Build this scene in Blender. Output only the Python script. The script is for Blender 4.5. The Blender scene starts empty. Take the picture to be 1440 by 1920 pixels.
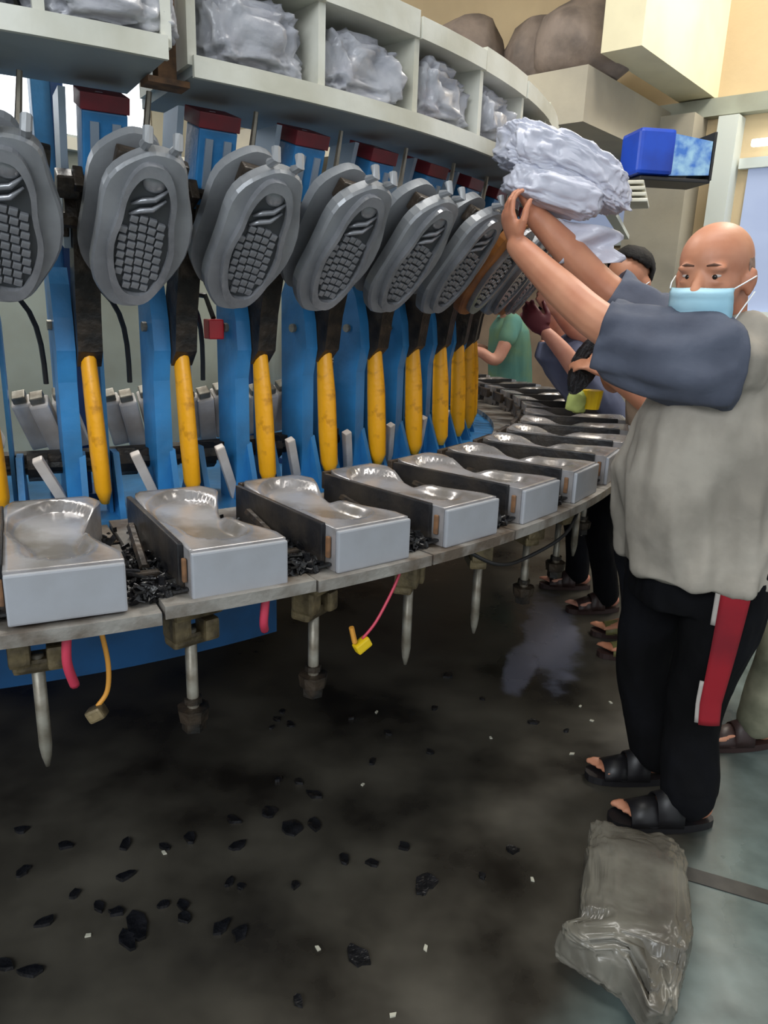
import bpy, bmesh, math, random
from mathutils import Vector, Matrix, noise
from math import sin, cos, pi, radians, sqrt
rnd = random.Random(7)
S = bpy.context.scene
COL = S.collection

# ---------------------------------------------------------------- camera
cam = bpy.data.cameras.new('camera'); co = bpy.data.objects.new('camera', cam); COL.objects.link(co)
PT, RL, FPX = radians(15.55), radians(2.0), 1389.0
fw = Vector((0, cos(PT), -sin(PT))); up0 = Vector((0, sin(PT), cos(PT))); rt0 = Vector((1, 0, 0))
rt = rt0*cos(RL) + up0*sin(RL); up = up0*cos(RL) - rt0*sin(RL)
M = Matrix((rt, up, -fw)).transposed().to_4x4(); M.translation = Vector((0, 0, 1.5))
co.matrix_world = M
cam.sensor_fit = 'VERTICAL'; cam.sensor_height = 36; cam.sensor_width = 27
cam.lens = 36*FPX/1920; cam.clip_start = .05
S.camera = co
# ---------------------------------------------------------------- world, lights, exposure
w = bpy.data.worlds.new('world'); S.world = w; w.use_nodes = True
w.node_tree.nodes['Background'].inputs[0].default_value = (.90, .95, 1.0, 1)
w.node_tree.nodes['Background'].inputs[1].default_value = .50
S.view_settings.view_transform = 'Standard'; S.view_settings.look = 'None'
S.view_settings.exposure = 0.88; S.view_settings.gamma = 1; S.view_settings.use_curve_mapping = False
def area(name, loc, target, sx, sy, power, col):
    l = bpy.data.lights.new(name, 'AREA'); l.shape = 'RECTANGLE'; l.size = sx; l.size_y = sy
    l.energy = power; l.color = col
    o = bpy.data.objects.new(name, l); COL.objects.link(o); o.location = loc
    o.rotation_euler = (Vector(target)-Vector(loc)).to_track_quat('-Z', 'Y').to_euler()
    return o
area('window_daylight', (-1.8, -2.8, 3.6), (0.0, 3.2, 1.2), 3.0, 1.8, 90, (.90, .95, 1.0))
area('ceiling_light', (.6, 1.9, 4.6), (.6, 1.9, 0), 2.6, .5, 45, (1.0, .97, .92))
area('ceiling_light', (-2.2, 4.2, 4.6), (-2.2, 4.2, 0), 2.6, .5, 110, (1.0, .97, .92))
area('ceiling_light', (2.6, 4.4, 4.6), (2.2, 4.6, 0), 2.2, .5, 60, (1.0, .95, .86))

# ---------------------------------------------------------------- helpers
def lin(c):
    return tuple(((v/255)/12.92 if v/255 <= .04045 else ((v/255+.055)/1.055)**2.4) for v in c)
def mat(name, c, rough=.5, metal=0., c2=None, scale=6., bump=0., bscale=40., trans=0., alpha=1., lo=.4, hi=.65, spec=.5, emit=0.):
    m = bpy.data.materials.new(name); m.use_nodes = True; nt = m.node_tree; b = nt.nodes['Principled BSDF']
    b.inputs['Base Color'].default_value = (*lin(c), 1); b.inputs['Roughness'].default_value = rough
    b.inputs['Metallic'].default_value = metal; b.inputs['Specular IOR Level'].default_value = spec
    if emit: b.inputs['Emission Color'].default_value = (*lin(c), 1); b.inputs['Emission Strength'].default_value = emit
    if trans: b.inputs['Transmission Weight'].default_value = trans
    b.inputs['Alpha'].default_value = alpha
    tc = nt.nodes.new('ShaderNodeTexCoord')
    if c2:
        n = nt.nodes.new('ShaderNodeTexNoise'); n.inputs['Scale'].default_value = scale; n.inputs['Detail'].default_value = 6
        r = nt.nodes.new('ShaderNodeValToRGB'); r.color_ramp.elements[0].position = lo; r.color_ramp.elements[1].position = hi
        r.color_ramp.elements[0].color = (*lin(c), 1); r.color_ramp.elements[1].color = (*lin(c2), 1)
        nt.links.new(tc.outputs['Object'], n.inputs['Vector']); nt.links.new(n.outputs['Fac'], r.inputs['Fac'])
        nt.links.new(r.outputs['Color'], b.inputs['Base Color'])
    if bump:
        n = nt.nodes.new('ShaderNodeTexNoise'); n.inputs['Scale'].default_value = bscale; n.inputs['Detail'].default_value = 4
        k = nt.nodes.new('ShaderNodeBump'); k.inputs['Strength'].default_value = bump; k.inputs['Distance'].default_value = .01
        nt.links.new(tc.outputs['Object'], n.inputs['Vector']); nt.links.new(n.outputs['Fac'], k.inputs['Height'])
        nt.links.new(k.outputs['Normal'], b.inputs['Normal'])
    return m
BLUE = mat('blue_paint', (50, 132, 194), .38, 0, (44, 104, 150), 5, .15)
NAVY = mat('navy_paint', (18, 66, 128), .4, 0, (22, 50, 88), 5)
SKIRT = mat('blue_sheet', (16, 84, 138), .5, 0, (12, 50, 78), 3)
YELL = mat('yellow_paint', (240, 168, 12), .42, 0, (150, 92, 16), 16, .2, lo=.56, hi=.72)
ALU = mat('aluminium', (176, 177, 182), .42, .3, (140, 138, 136), 14, .12, 60)
ALUF = mat('mould_face_aluminium', (166, 169, 176), .55, .25, (150, 151, 154), 5, .05)
ALUW = mat('wet_aluminium', (172, 170, 172), .26, .4, (128, 122, 116), 9, .12, 24)
LID = mat('lid_aluminium', (148, 151, 155), .36, .25, (120, 122, 126), 7, .1, 30)
SOLE = mat('sole_metal', (150, 152, 157), .24, .4, (112, 114, 118), 10, .1, 60)
GROOVE = mat('groove_metal', (74, 77, 80), .4, .3)
RUB = mat('black_rubber', (18, 18, 20), .3, 0, (34, 34, 37), 20, .6, 50)
RUBM = mat('black_panel', (30, 30, 33), .38, 0, (58, 52, 46), 9, .3, 30)
GRIME = mat('grimy_black_metal', (30, 28, 26), .42, .3, (74, 62, 50), 14, .5, 40)
BRASS = mat('dirty_brass', (72, 62, 44), .5, .3, (140, 124, 92), 18, .5, 40)
STEEL = mat('rod_steel', (150, 146, 134), .42, .5, (112, 104, 90), 20, .1)
PLATE = mat('plate_aluminium', (158, 154, 148), .45, .4, (104, 92, 80), 12, .25, 50)
WHITE = mat('white_cylinder', (226, 218, 210), .42, 0, (190, 178, 166), 7)
REDP = mat('red_paint', (128, 22, 34), .5, 0, (90, 26, 34), 8)
RED2 = mat('red_plastic', (190, 20, 34), .35)
PINK = mat('pink_hose', (196, 60, 84), .4)
ORNG = mat('orange_wire', (214, 150, 60), .45)
RUST = mat('rust', (128, 92, 62), .7, 0, (84, 62, 46), 30)
CREAM = mat('cream_board', (214, 214, 204), .55, 0, (190, 188, 172), 4, .1)
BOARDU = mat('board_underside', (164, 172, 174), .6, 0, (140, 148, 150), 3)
BAG = mat('clear_plastic_bag', (206, 207, 214), .22, 0, (176, 178, 188), 9, .5, 30, alpha=.66)
BAGW = mat('white_plastic_bag', (212, 214, 228), .3, 0, (196, 199, 214), 5, .45, 12, alpha=.9)
BAGD = mat('dusty_plastic_bag', (124, 121, 111), .24, 0, (92, 88, 80), 6, .35, 12, alpha=.82)
INS = mat('insole_stack', (150, 140, 140), .7, 0, (190, 184, 184), 12)
INSR = mat('pink_brown_insole', (170, 110, 100), .7, 0, (120, 90, 90), 12)
ORB = mat('orange_brown_insole', (176, 112, 52), .5, 0, (120, 74, 40), 10)
SACK = mat('brown_sack', (122, 108, 98), .7, 0, (84, 74, 68), 5, .8, 14)
WALLM = mat('cream_wall_paint', (206, 184, 146), .8, 0, (188, 166, 132), 1.2, .1)
WALLG = mat('beige_wall_paint', (166, 158, 140), .8, 0, (146, 140, 126), 1.5, .1)
WALLL = mat('pale_wall_paint', (190, 184, 164), .8, 0, (172, 168, 150), 1.5, .1)
BEAMC = mat('beam_cream', (224, 216, 184), .75, 0, (208, 200, 170), 2)
GRNG = mat('greenish_panel', (158, 162, 148), .6, 0, (132, 132, 116), 2)
DARK = mat('dark_metal', (26, 26, 28), .5)
WFRAME = mat('white_frame', (206, 212, 206), .5)
GLASSB = mat('window_glass_backlit', (150, 162, 190), .08, 0, emit=.25)
SKYW = mat('bright_window_pane', (232, 238, 246), .3, 0, emit=1.1)
TUBE = mat('lit_tube', (240, 248, 250), .3, 0, emit=2.2)
BOXB = mat('royal_blue_plastic', (20, 66, 176), .3, 0, (16, 48, 140), 3)
SCREEN = mat('dark_screen', (22, 30, 44), .08)
SKIN = mat('skin', (196, 138, 108), .5, 0, (180, 118, 90), 7, .05)
SKIN2 = mat('skin_pale', (206, 150, 128), .5, 0, (186, 124, 104), 7)
SKIN3 = mat('skin_foot', (168, 108, 84), .55, 0, (140, 84, 64), 8)
HAIR = mat('black_hair', (17, 16, 17), .75, 0, (27, 25, 25), 60, .3, 90, spec=.2)
STUB = mat('cropped_grey_hair', (150, 122, 106), .75, 0, (120, 98, 86), 90, .3, 160)
EYE = mat('eye_white', (200, 190, 184), .2); IRIS = mat('iris', (28, 20, 16), .15)
BROW = mat('eyebrow', (96, 66, 52), .8); LIP = mat('lip', (150, 88, 78), .5)
MASK = mat('pale_blue_mask', (176, 216, 232), .7, 0, (150, 200, 222), 4, .1)
MASKW = mat('mask_edge', (232, 240, 244), .7)
SHIRT = mat('warm_grey_shirt', (168, 161, 150), .85, 0, (138, 132, 122), 5, .7, 9)
SLATE = mat('slate_sleeve', (88, 94, 110), .85, 0, (72, 77, 92), 5, .7, 10)
SLATE2 = mat('slate_shirt', (92, 98, 124), .85, 0, (70, 76, 100), 4, .3, 16)
BEIGES = mat('beige_shirt', (168, 148, 130), .85, 0, (140, 122, 106), 4, .3, 16)
TEAL = mat('teal_cloth', (92, 142, 132), .85, 0, (120, 150, 110), 4, .3, 16)
BLKC = mat('black_cloth', (10, 10, 12), .9, 0, (17, 18, 23), 4, .5, 16, spec=.15)
NAVC = mat('charcoal_cloth', (34, 37, 46), .85, 0, (22, 24, 30), 4, .4, 16)
REDC = mat('red_cloth_stripe', (150, 18, 34), .8, 0, (124, 16, 32), 6)
PIPE = mat('white_piping', (176, 170, 164), .8)
OLIV = mat('olive_cloth', (146, 144, 122), .85, 0, (88, 90, 72), 5, .5, 12)
OLVS = mat('olive_slipper', (110, 106, 64), .5)
SAND = mat('dark_sandal', (24, 23, 26), .45); SANDB = mat('brown_shoe', (52, 36, 34), .45)
GLOVE = mat('dark_red_glove', (92, 28, 38), .6)
YELP = mat('yellow_plastic', (226, 190, 28), .35)
LIME = mat('lime_cloth', (176, 190, 110), .7)
PAPER = mat('pale_litter', (186, 184, 168), .7)
SLOT = mat('slotted_plate', (150, 164, 178), .4, .4)

def link(name, me, m, parent=None):
    o = bpy.data.objects.new(name, me); COL.objects.link(o)
    if m is not None and not me.materials: me.materials.append(m)
    if parent: o.parent = parent
    return o
def tag(o, label=None, cat=None, group=None, kind=None):
    if label: o['label'] = label
    if cat: o['category'] = cat
    if group: o['group'] = group
    if kind: o['kind'] = kind
    return o
def empty(name, loc=(0, 0, 0), rz=0):
    o = bpy.data.objects.new(name, None); COL.objects.link(o); o.location = loc; o.rotation_euler = (0, 0, rz)
    o.empty_display_size = .1
    return o
def fin(bm, name, m, parent=None, smooth=False):
    bmesh.ops.recalc_face_normals(bm, faces=bm.faces)
    me = bpy.data.meshes.new(name); bm.to_mesh(me); bm.free()
    if smooth:
        for p in me.polygons: p.use_smooth = True
    return link(name, me, m, parent)
def copy_tree(o, parent=None):
    c = o.copy(); COL.objects.link(c); c.parent = parent
    for ch in o.children: copy_tree(ch, c)
    return c
def box(bm, c, s, rot=None, bev=0.):
    mt = Matrix.Translation(Vector(c))
    if rot is not None: mt = mt @ rot
    r = bmesh.ops.create_cube(bm, size=1, matrix=mt @ Matrix.Diagonal((*s, 1)))
    if bev:
        es = list({e for v in r['verts'] for e in v.link_edges})
        bmesh.ops.bevel(bm, geom=es, offset=bev, segments=2, affect='EDGES', profile=.6)
def tube(bm, pts, rad, n=10, cap=True):
    pts = [Vector(p) for p in pts]; rad = rad if isinstance(rad, (list, tuple)) else [rad]*len(pts)
    rings = []; prev = None
    for i, p in enumerate(pts):
        t = (pts[min(i+1, len(pts)-1)] - pts[max(i-1, 0)]).normalized()
        if prev is None:
            a = t.cross(Vector((0, 0, 1)));  a = a if a.length > .1 else t.cross(Vector((1, 0, 0)))
            a.normalize()
        else: a = (prev - t*prev.dot(t)).normalized()
        prev = a; b = t.cross(a); r = rad[i]
        ra, rb = r if isinstance(r, tuple) else (r, r)
        rings.append([bm.verts.new(p + a*ra*cos(2*pi*k/n) + b*rb*sin(2*pi*k/n)) for k in range(n)])
    for q in range(len(rings)-1):
        for k in range(n):
            bm.faces.new((rings[q][k], rings[q][(k+1) % n], rings[q+1][(k+1) % n], rings[q+1][k]))
    if cap: bm.faces.new(rings[0][::-1]); bm.faces.new(rings[-1])
    return rings
def prism(bm, poly, axis, a, b):
    """polygon in the two other axes, extruded along axis from a to b"""
    def P(u, v, h): return {'x': (h, u, v), 'y': (u, h, v), 'z': (u, v, h)}[axis]
    A = [bm.verts.new(P(u, v, a)) for u, v in poly]; B = [bm.verts.new(P(u, v, b)) for u, v in poly]
    n = len(poly)
    bm.faces.new(A); bm.faces.new(B[::-1])
    for i in range(n): bm.faces.new((A[i], A[(i+1) % n], B[(i+1) % n], B[i]))
def ringseg(bm, r0, r1, z0, z1, a0, a1, n=8):
    """curved slab about the machine axis, angles in degrees"""
    R = []
    for k in range(n+1):
        t = radians(a0+(a1-a0)*k/n); s, c = sin(t), -cos(t)
        R.append([bm.verts.new((r*s, r*c, z)) for r, z in ((r0, z0), (r1, z0), (r1, z1), (r0, z1))])
    for k in range(n):
        for j in range(4): bm.faces.new((R[k][j], R[k][(j+1) % 4], R[k+1][(j+1) % 4], R[k+1][j]))
    bm.faces.new(R[0]); bm.faces.new(R[-1][::-1])
def nz(p, s, o=0.): return noise.noise(Vector(p)*s + Vector((o, o*.7, -o)))

CX, CY = -1.88, 3.90
PITCH = 5.97; TH0 = 26.3
def at(r, th, z=0.):
    t = radians(th); return Vector((CX + r*sin(t), CY - r*cos(t), z))

# ================================================================ SETTING
d1 = Vector((sin(radians(40)), cos(radians(40)), 0)); d2 = Vector((-d1.y, d1.x, 0))
K = Vector((2.36, 6.12, 0))            # foot of the back wall at the beam
def wl(s, t=0., z=0.): return K + d2*s + d1*t + Vector((0, 0, z))    # s along the back wall (leftwards), t into it
RW = Matrix.Rotation(math.atan2(d2.y, d2.x), 4, 'Z')   # local x along d2, local y along -d1
def wbox(name, m, s0, s1, t0, t1, z0, z1, parent=None, kind='structure', bev=0.):
    bm = bmesh.new(); c = wl((s0+s1)/2, (t0+t1)/2, (z0+z1)/2)
    box(bm, c, (abs(s1-s0), abs(t1-t0), z1-z0), RW, bev)
    o = fin(bm, name, m, parent)
    if kind and not parent: tag(o, kind=kind)
    return o
CEIL = 5.0
fl = bmesh.new(); box(fl, (0, 4, -.05), (20, 22, .1)); FLOOR = fin(fl, 'floor', None); tag(FLOOR, kind='structure')
# floor: pale green-grey concrete, brown-black ring of colour all round the machine (about the machine axis)
m = bpy.data.materials.new('two_tone_concrete'); m.use_nodes = True; nt = m.node_tree; b = nt.nodes['Principled BSDF']; L = nt.links.new
tc = nt.nodes.new('ShaderNodeTexCoord'); sep = nt.nodes.new('ShaderNodeSeparateXYZ'); L(tc.outputs['Object'], sep.inputs[0])
def N(t, **k):
    n = nt.nodes.new(t)
    for a, v in k.items(): setattr(n, a, v)
    return n
def math_(op, a, b_=None):
    n = N('ShaderNodeMath', operation=op)
    for i, v in enumerate((a, b_)):
        if v is None: continue
        if isinstance(v, (int, float)): n.inputs[i].default_value = v
        else: L(v, n.inputs[i])
    return n.outputs[0]
dx = math_('SUBTRACT', sep.outputs[0], CX); dy = math_('SUBTRACT', sep.outputs[1], CY)
rr = math_('SQRT', math_('ADD', math_('MULTIPLY', dx, dx), math_('MULTIPLY', dy, dy)))
n1 = N('ShaderNodeTexNoise'); n1.inputs['Scale'].default_value = 2.2; n1.inputs['Detail'].default_value = 7; L(tc.outputs['Object'], n1.inputs['Vector'])
n2 = N('ShaderNodeTexNoise'); n2.inputs['Scale'].default_value = 9; n2.inputs['Detail'].default_value = 8; L(tc.outputs['Object'], n2.inputs['Vector'])
rj = math_('ADD', rr, math_('MULTIPLY', math_('SUBTRACT', n1.outputs['Fac'], .5), .22))
edge = N('ShaderNodeMapRange'); edge.interpolation_type = 'SMOOTHSTEP'; L(rj, edge.inputs[0]); edge.inputs[1].default_value = 3.42; edge.inputs[2].default_value = 3.6
r1 = N('ShaderNodeValToRGB'); L(n1.outputs['Fac'], r1.inputs[0]); e = r1.color_ramp.elements
e[0].position = .36; e[0].color = (*lin((32, 29, 25)), 1); e[1].position = .68; e[1].color = (*lin((84, 80, 71)), 1)
r2 = N('ShaderNodeValToRGB'); L(n2.outputs['Fac'], r2.inputs[0]); e = r2.color_ramp.elements
e[0].position = .3; e[0].color = (*lin((76, 88, 86)), 1); e[1].position = .7; e[1].color = (*lin((108, 122, 120)), 1)
mx = N('ShaderNodeMix', data_type='RGBA'); L(edge.outputs[0], mx.inputs[0]); L(r1.outputs[0], mx.inputs[6]); L(r2.outputs[0], mx.inputs[7])
prev = mx.outputs[2]
for (px_, py_, ang, ra, rb_) in ((.83, 3.30, 80, .50, .13), (1.02, 2.43, 70, .20, .045), (.62, 2.95, 72, .26, .07)):   # pale blue-grey streaks blended into the floor colour
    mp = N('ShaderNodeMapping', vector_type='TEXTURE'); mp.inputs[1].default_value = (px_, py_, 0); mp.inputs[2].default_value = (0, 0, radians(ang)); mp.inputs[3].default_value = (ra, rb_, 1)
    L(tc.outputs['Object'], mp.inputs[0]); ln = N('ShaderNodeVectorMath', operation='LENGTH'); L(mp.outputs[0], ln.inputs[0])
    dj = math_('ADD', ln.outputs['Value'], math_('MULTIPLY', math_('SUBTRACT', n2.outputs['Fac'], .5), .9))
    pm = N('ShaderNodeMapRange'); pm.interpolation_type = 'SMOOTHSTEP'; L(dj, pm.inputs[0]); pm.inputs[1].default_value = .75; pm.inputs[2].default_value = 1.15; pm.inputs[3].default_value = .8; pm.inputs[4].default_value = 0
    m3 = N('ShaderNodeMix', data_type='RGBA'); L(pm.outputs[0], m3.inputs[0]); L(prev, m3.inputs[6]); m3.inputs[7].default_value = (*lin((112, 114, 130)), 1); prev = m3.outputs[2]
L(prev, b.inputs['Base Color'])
r3 = N('ShaderNodeMapRange'); L(n1.outputs['Fac'], r3.inputs[0]); r3.inputs[1].default_value = .35; r3.inputs[2].default_value = .65
r3.inputs[3].default_value = .22; r3.inputs[4].default_value = .5; L(r3.outputs[0], b.inputs['Roughness'])
bp = N('ShaderNodeBump'); bp.inputs['Strength'].default_value = .15; bp.inputs['Distance'].default_value = .01
L(n2.outputs['Fac'], bp.inputs['Height']); L(bp.outputs[0], b.inputs['Normal'])
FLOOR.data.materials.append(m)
# dark strip let into the pale floor
bm = bmesh.new(); p0 = Vector((.86, 1.74, .0015)); p1 = Vector((2.6, 1.02, .0015)); dd = (p1-p0).normalized(); nn = Vector((-dd.y, dd.x, 0))
box(bm, (p0+p1)/2, ((p1-p0).length, .055, .003), Matrix.Rotation(math.atan2(dd.y, dd.x), 4, 'Z'))
tag(fin(bm, 'trim_1', mat('dark_floor_joint', (46, 44, 42), .5, 0, (60, 58, 54), 20)), kind='structure')

wbox('ceiling', WALLL, -6, 14, -12, 6, CEIL, CEIL+.1)
wbox('wall_back', WALLM, -5, 5.6, 0, .2, 0, CEIL)
wbox('wall_left', WALLL, 5.42, 5.6, -11, 0, 0, CEIL)
# beam under the ceiling, column, lintel
wbox('trim_2', BEAMC, 0, .26, -1.43, 0, 3.05, 4.2)
wbox('trim_3', GRNG, -3, 2.6, -.10, 0, 2.92, 3.04)           # greenish lintel soffit
wbox('trim_4', WALLG, .05, .50, -.28, 0, 0, 2.92)            # beige column
wbox('trim_5', WFRAME, -.22, -.08, -.16, 0, 0, 2.9)          # white pillar
# window right of the pillar
wn = empty('window_1', wl(-1.2, 0, 0)); tag(wn, kind='structure')
def child_box(name, mt, s0, s1, t0, t1, z0, z1, par):
    o = wbox(name, mt, s0, s1, t0, t1, z0, z1, par, kind=None); o.matrix_parent_inverse = Matrix.Translation(-par.location); return o
child_box('pane', GLASSB, -2.3, -.3, -.03, -.015, 1.55, 2.55, wn)
child_box('window_frame', WFRAME, -2.3, -.24, -.07, -.02, 2.55, 2.62, wn)
child_box('window_frame', WFRAME, -2.3, -.24, -.09, -.02, 1.47, 1.55, wn)
tl = wbox('tube_light', TUBE, -1.5, -.32, -.14, -.09, 2.68, 2.73, kind=None, bev=.015); tag(tl, 'lit fluorescent tube on the wall above the window at far right', 'lamp')
# left piece of the back wall: dark slot, pale panel, brown dado
wn = empty('window_2', wl(1.6, 0, 0)); tag(wn, kind='structure')
child_box('pane', GLASSB, .5, 2.2, -.03, -.015, 2.1, 2.66, wn)
child_box('window_frame', WFRAME, .5, 2.2, -.08, -.02, 2.04, 2.1, wn)
child_box('blind_box', DARK, .5, 1.8, -.12, -.02, 2.66, 2.76, wn)
wbox('trim_6', mat('brown_dado', (132, 112, 92), .7, 0, (112, 96, 80), 3), .5, 4.2, -.03, 0, 0, 2.0)
# bright windows high in the left wall
wn = empty('window_3', wl(5.42, -3.2, 3.3)); tag(wn, kind='structure')
for k in range(6):
    child_box('pane', SKYW, 5.39, 5.41, -7.0+k*.95, -6.12+k*.95, 3.0, 4.4, wn)
child_box('window_frame', WFRAME, 5.37, 5.42, -7.1, -1.2, 2.92, 3.0, wn)
child_box('window_frame', WFRAME, 5.37, 5.42, -7.1, -1.2, 4.4, 4.48, wn)
rb = wbox('notice_board', mat('faded_red_board', (190, 92, 76), .7, 0, (170, 74, 60), 6), 5.3, 5.33, -4.6, -3.9, 3.45, 4.2, kind=None)
tag(rb, 'faded red board on the far left wall by the bright windows', 'board')

# mezzanine ledge with brown sacks, upper right background
lg = wbox('storage_ledge', WALLG, .30, 4.2, -1.5, 0, 2.66, 2.98, kind=None); tag(lg, 'beige high storage ledge under the brown sacks, back of the room', 'ledge')
for k in range(7):
    bm = bmesh.new(); bmesh.ops.create_icosphere(bm, subdivisions=3, radius=1)
    for v in bm.verts:
        p = v.co.copy(); q = 1+.18*nz(p, 1.8, k*3)+.08*nz(p, 5, k)
        v.co = Vector((p.x*.33*q, p.y*.26*q, max(-.2, p.z*(.3+.05*(k % 3))*q)))
    o = fin(bm, 'sack', SACK, None, True); o.location = wl(.50+.50*k, -1.15+.25*(k % 2), 3.19); o.rotation_euler = (0, 0, k*1.3)
    tag(o, 'dusty brown sack heaped on the high beige storage ledge', 'sack', 'brown sacks heaped on the high ledge')

# blue boxed television on the column
tv = empty('television', (1.58, 4.9, 2.30), radians(8)); tv.scale = (.74, .74, .74); tag(tv, 'small television in a royal blue plastic casing mounted on the beige column', 'television')
bm = bmesh.new(); box(bm, (-.10, 0, .17), (.30, .36, .34), None, .03); fin(bm, 'casing', BOXB, tv)
bm = bmesh.new(); prism(bm, [(-.17, .31), (.17, .27), (.17, .02), (-.17, 0)], 'y', -.16, .2)
for v in bm.verts: v.co.x += .2
fin(bm, 'casing', mat('mid_blue_plastic', (60, 110, 190), .15, 0, (150, 190, 215), 9), tv)
bm = bmesh.new(); box(bm, (.09, .02, -.025), (.60, .36, .03), None, .008); fin(bm, 'base_tray', DARK, tv)
bm = bmesh.new(); box(bm, (.385, .02, .16), (.02, .38, .36), None, .006); fin(bm, 'screen_bezel', DARK, tv)
bm = bmesh.new(); tube(bm, [(.1, .15, .1), (.25, .9, .05)], .025); fin(bm, 'wall_bracket', DARK, tv)
# white stack beyond the held bag
t = empty('tray_stack', (1.03, 4.6, 2.10), radians(-20)); tag(t, 'stack of white trays on a wall arm behind the held plastic bag', 'trays')
for k in range(4):
    bm = bmesh.new(); box(bm, (.18, 0, .03*k), (.46-.02*k, .3, .02), None, .006); fin(bm, 'tray', CREAM, t)
bm = bmesh.new(); box(bm, (.2, .8, -.03), (.06, 1.7, .03)); fin(bm, 'arm', WFRAME, t)
# blue crate just in view behind the man's shoulder
bm = bmesh.new(); box(bm, (0, 0, .3), (.6, .4, .6), None, .03); box(bm, (0, 0, .63), (.66, .46, .06), None, .01)
o = fin(bm, 'blue_bin', BLUE); o.location = (2.6, 4.3, .95); tag(o, 'pale blue bin on a stand behind the bald man\'s shoulder', 'bin')
bm = bmesh.new(); box(bm, (0, 0, .92), (.8, .6, .05)); [box(bm, (sx*.35, sy*.25, .45), (.05, .05, .9)) for sx in (-1, 1) for sy in (-1, 1)]
o = fin(bm, 'bin_stand', GRNG); o.location = (2.6, 4.3, 0); tag(o, 'plain grey stand under the pale blue bin at the right', 'stand')

# ================================================================ THE TABLE
tbl = empty('rotary_table', (CX, CY, 0)); tag(tbl, 'large round blue moulding table with segmented aluminium rim', 'machine')
for i in range(-3, 34):
    a = TH0 + PITCH*i; bm = bmesh.new(); dz = -.006 if i == 0 else (.004 if i in (1,) else 0)
    ringseg(bm, 2.42, 3.03, .925+dz, .95+dz, a-PITCH/2+.06, a+PITCH/2-.06, 5)
    o = fin(bm, 'rim_plate', PLATE, tbl)
bm = bmesh.new(); ringseg(bm, .3, 2.44, .90, .925, -40, 320, 90); fin(bm, 'table_disc', BLUE, tbl)
bm = bmesh.new(); ringseg(bm, 2.34, 2.38, .52, .9, -10, 41, 24); fin(bm, 'skirt_panel', SKIRT, tbl)
bm = bmesh.new(); ringseg(bm, 2.30, 2.40, .60, .9, 50, 57, 6); fin(bm, 'skirt_panel', SKIRT, tbl)
bm = bmesh.new(); ringseg(bm, .9, 1.0, .0, .9, -40, 320, 48); fin(bm, 'pedestal', NAVY, tbl)
for i in range(18):
    bm = bmesh.new(); a = i*20
    t_ = radians(a); mt = Matrix.Rotation(t_, 4, 'Z'); box(bm, mt @ Vector((0, -1.85, .87)), (.08, 1.9, .06), mt); fin(bm, 'spoke', NAVY, tbl)
bm = bmesh.new(); ringseg(bm, 2.14, 2.20, 1.04, 1.09, -10, 200, 80); fin(bm, 'guide_rail', GRIME, tbl)

# centre cabinet
cab = empty('control_cabinet', (CX, CY, .925)); tag(cab, 'greenish grey cabinet standing in the centre of the round table', 'cabinet')
for k in range(12):
    bm = bmesh.new(); ringseg(bm, 1.30, 1.34, 0, 1.06, k*30+.3-15, k*30+29.7-15, 1); fin(bm, 'panel', GRNG, cab)
bm = bmesh.new(); ringseg(bm, .02, 1.36, 1.06, 1.10, 0, 360, 12); fin(bm, 'roof', mat('cabinet_roof', (206, 200, 182), .6), cab)

# ---- mould block (local: x along the rim, y inwards, z up, origin on the plate at the outer edge)
BW, BD, BH = .196, .44, .095
def foot_outline(u):  # widened
    """half widths (left,right) of the shoe shape along its length u 0..1 (0 = heel, outer edge)"""
    base = .052 + .020*sin(pi*min(1, max(0, (u-.25)/.75))) - .010*math.exp(-((u-.38)/.14)**2)
    endr = min(1, sqrt(max(0, 1-((.16-u)/.16)**2)) if u < .16 else 1); endt = sqrt(max(0, 1-((u-.78)/.22)**2)) if u > .78 else 1
    return base*endr*endt
def side_r(v):                      # right flank of the block: waisted, like the photo
    if v < .10: return BW/2
    f = (v-.10)/.90
    return BW/2 - .050*sin(pi*min(1, f*1.12)) ** 1.2 - (.03*((f-.85)/.15)**2 if f > .85 else 0)
bm = bmesh.new(); NX, NY = 22, 40; G = []
for j in range(NY+1):
    v = j/NY; y = BD*v; r = side_r(v); l = -BW/2 + (.02*((v-.9)/.1)**2 if v > .9 else 0); row = []
    for i in range(NX+1):
        x = l+(r-l)*i/NX; z = BH
        u = (y-.05)/(BD-.07); cxm = (l+r)/2*.6
        if 0 < u < 1:
            hw = foot_outline(u)*1.28; d = hw-abs(x-cxm)
            z -= .022*min(1, max(0, d/.022))**1.5 if d > 0 else 0
            if d <= 0: z += .002*math.exp(-(d/.006)**2)
            z += .010*math.exp(-((u-.72)/.2)**2)*max(0, min(1, d/.03)) if d > 0 else 0
        z += .012*max(0, (v-.7)/.3)
        row.append(bm.verts.new((x, y, z)))
    G.append(row)
for j in range(NY):
    for i in range(NX): bm.faces.new((G[j][i], G[j][i+1], G[j+1][i+1], G[j+1][i]))
per = G[0][:] + [G[j][NX] for j in range(1, NY+1)] + [G[NY][i] for i in range(NX-1, -1, -1)] + [G[j][0] for j in range(NY-1, 0, -1)]
low = [bm.verts.new((v.co.x, v.co.y, 0)) for v in per]
for k in range(len(per)): bm.faces.new((per[k], low[k], low[(k+1) % len(per)], per[(k+1) % len(per)]))
bm.faces.new(low)
block = empty('mould_block')
body_me = fin(bm, 'mould_body', ALUW, block).data
for p in body_me.polygons: p.use_smooth = p.normal.z > .2
bm = bmesh.new(); box(bm, (0, -.006, BH/2-.002), (BW, .012, BH-.002), None, .004); fin(bm, 'front_plate', ALUF, block)
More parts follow.
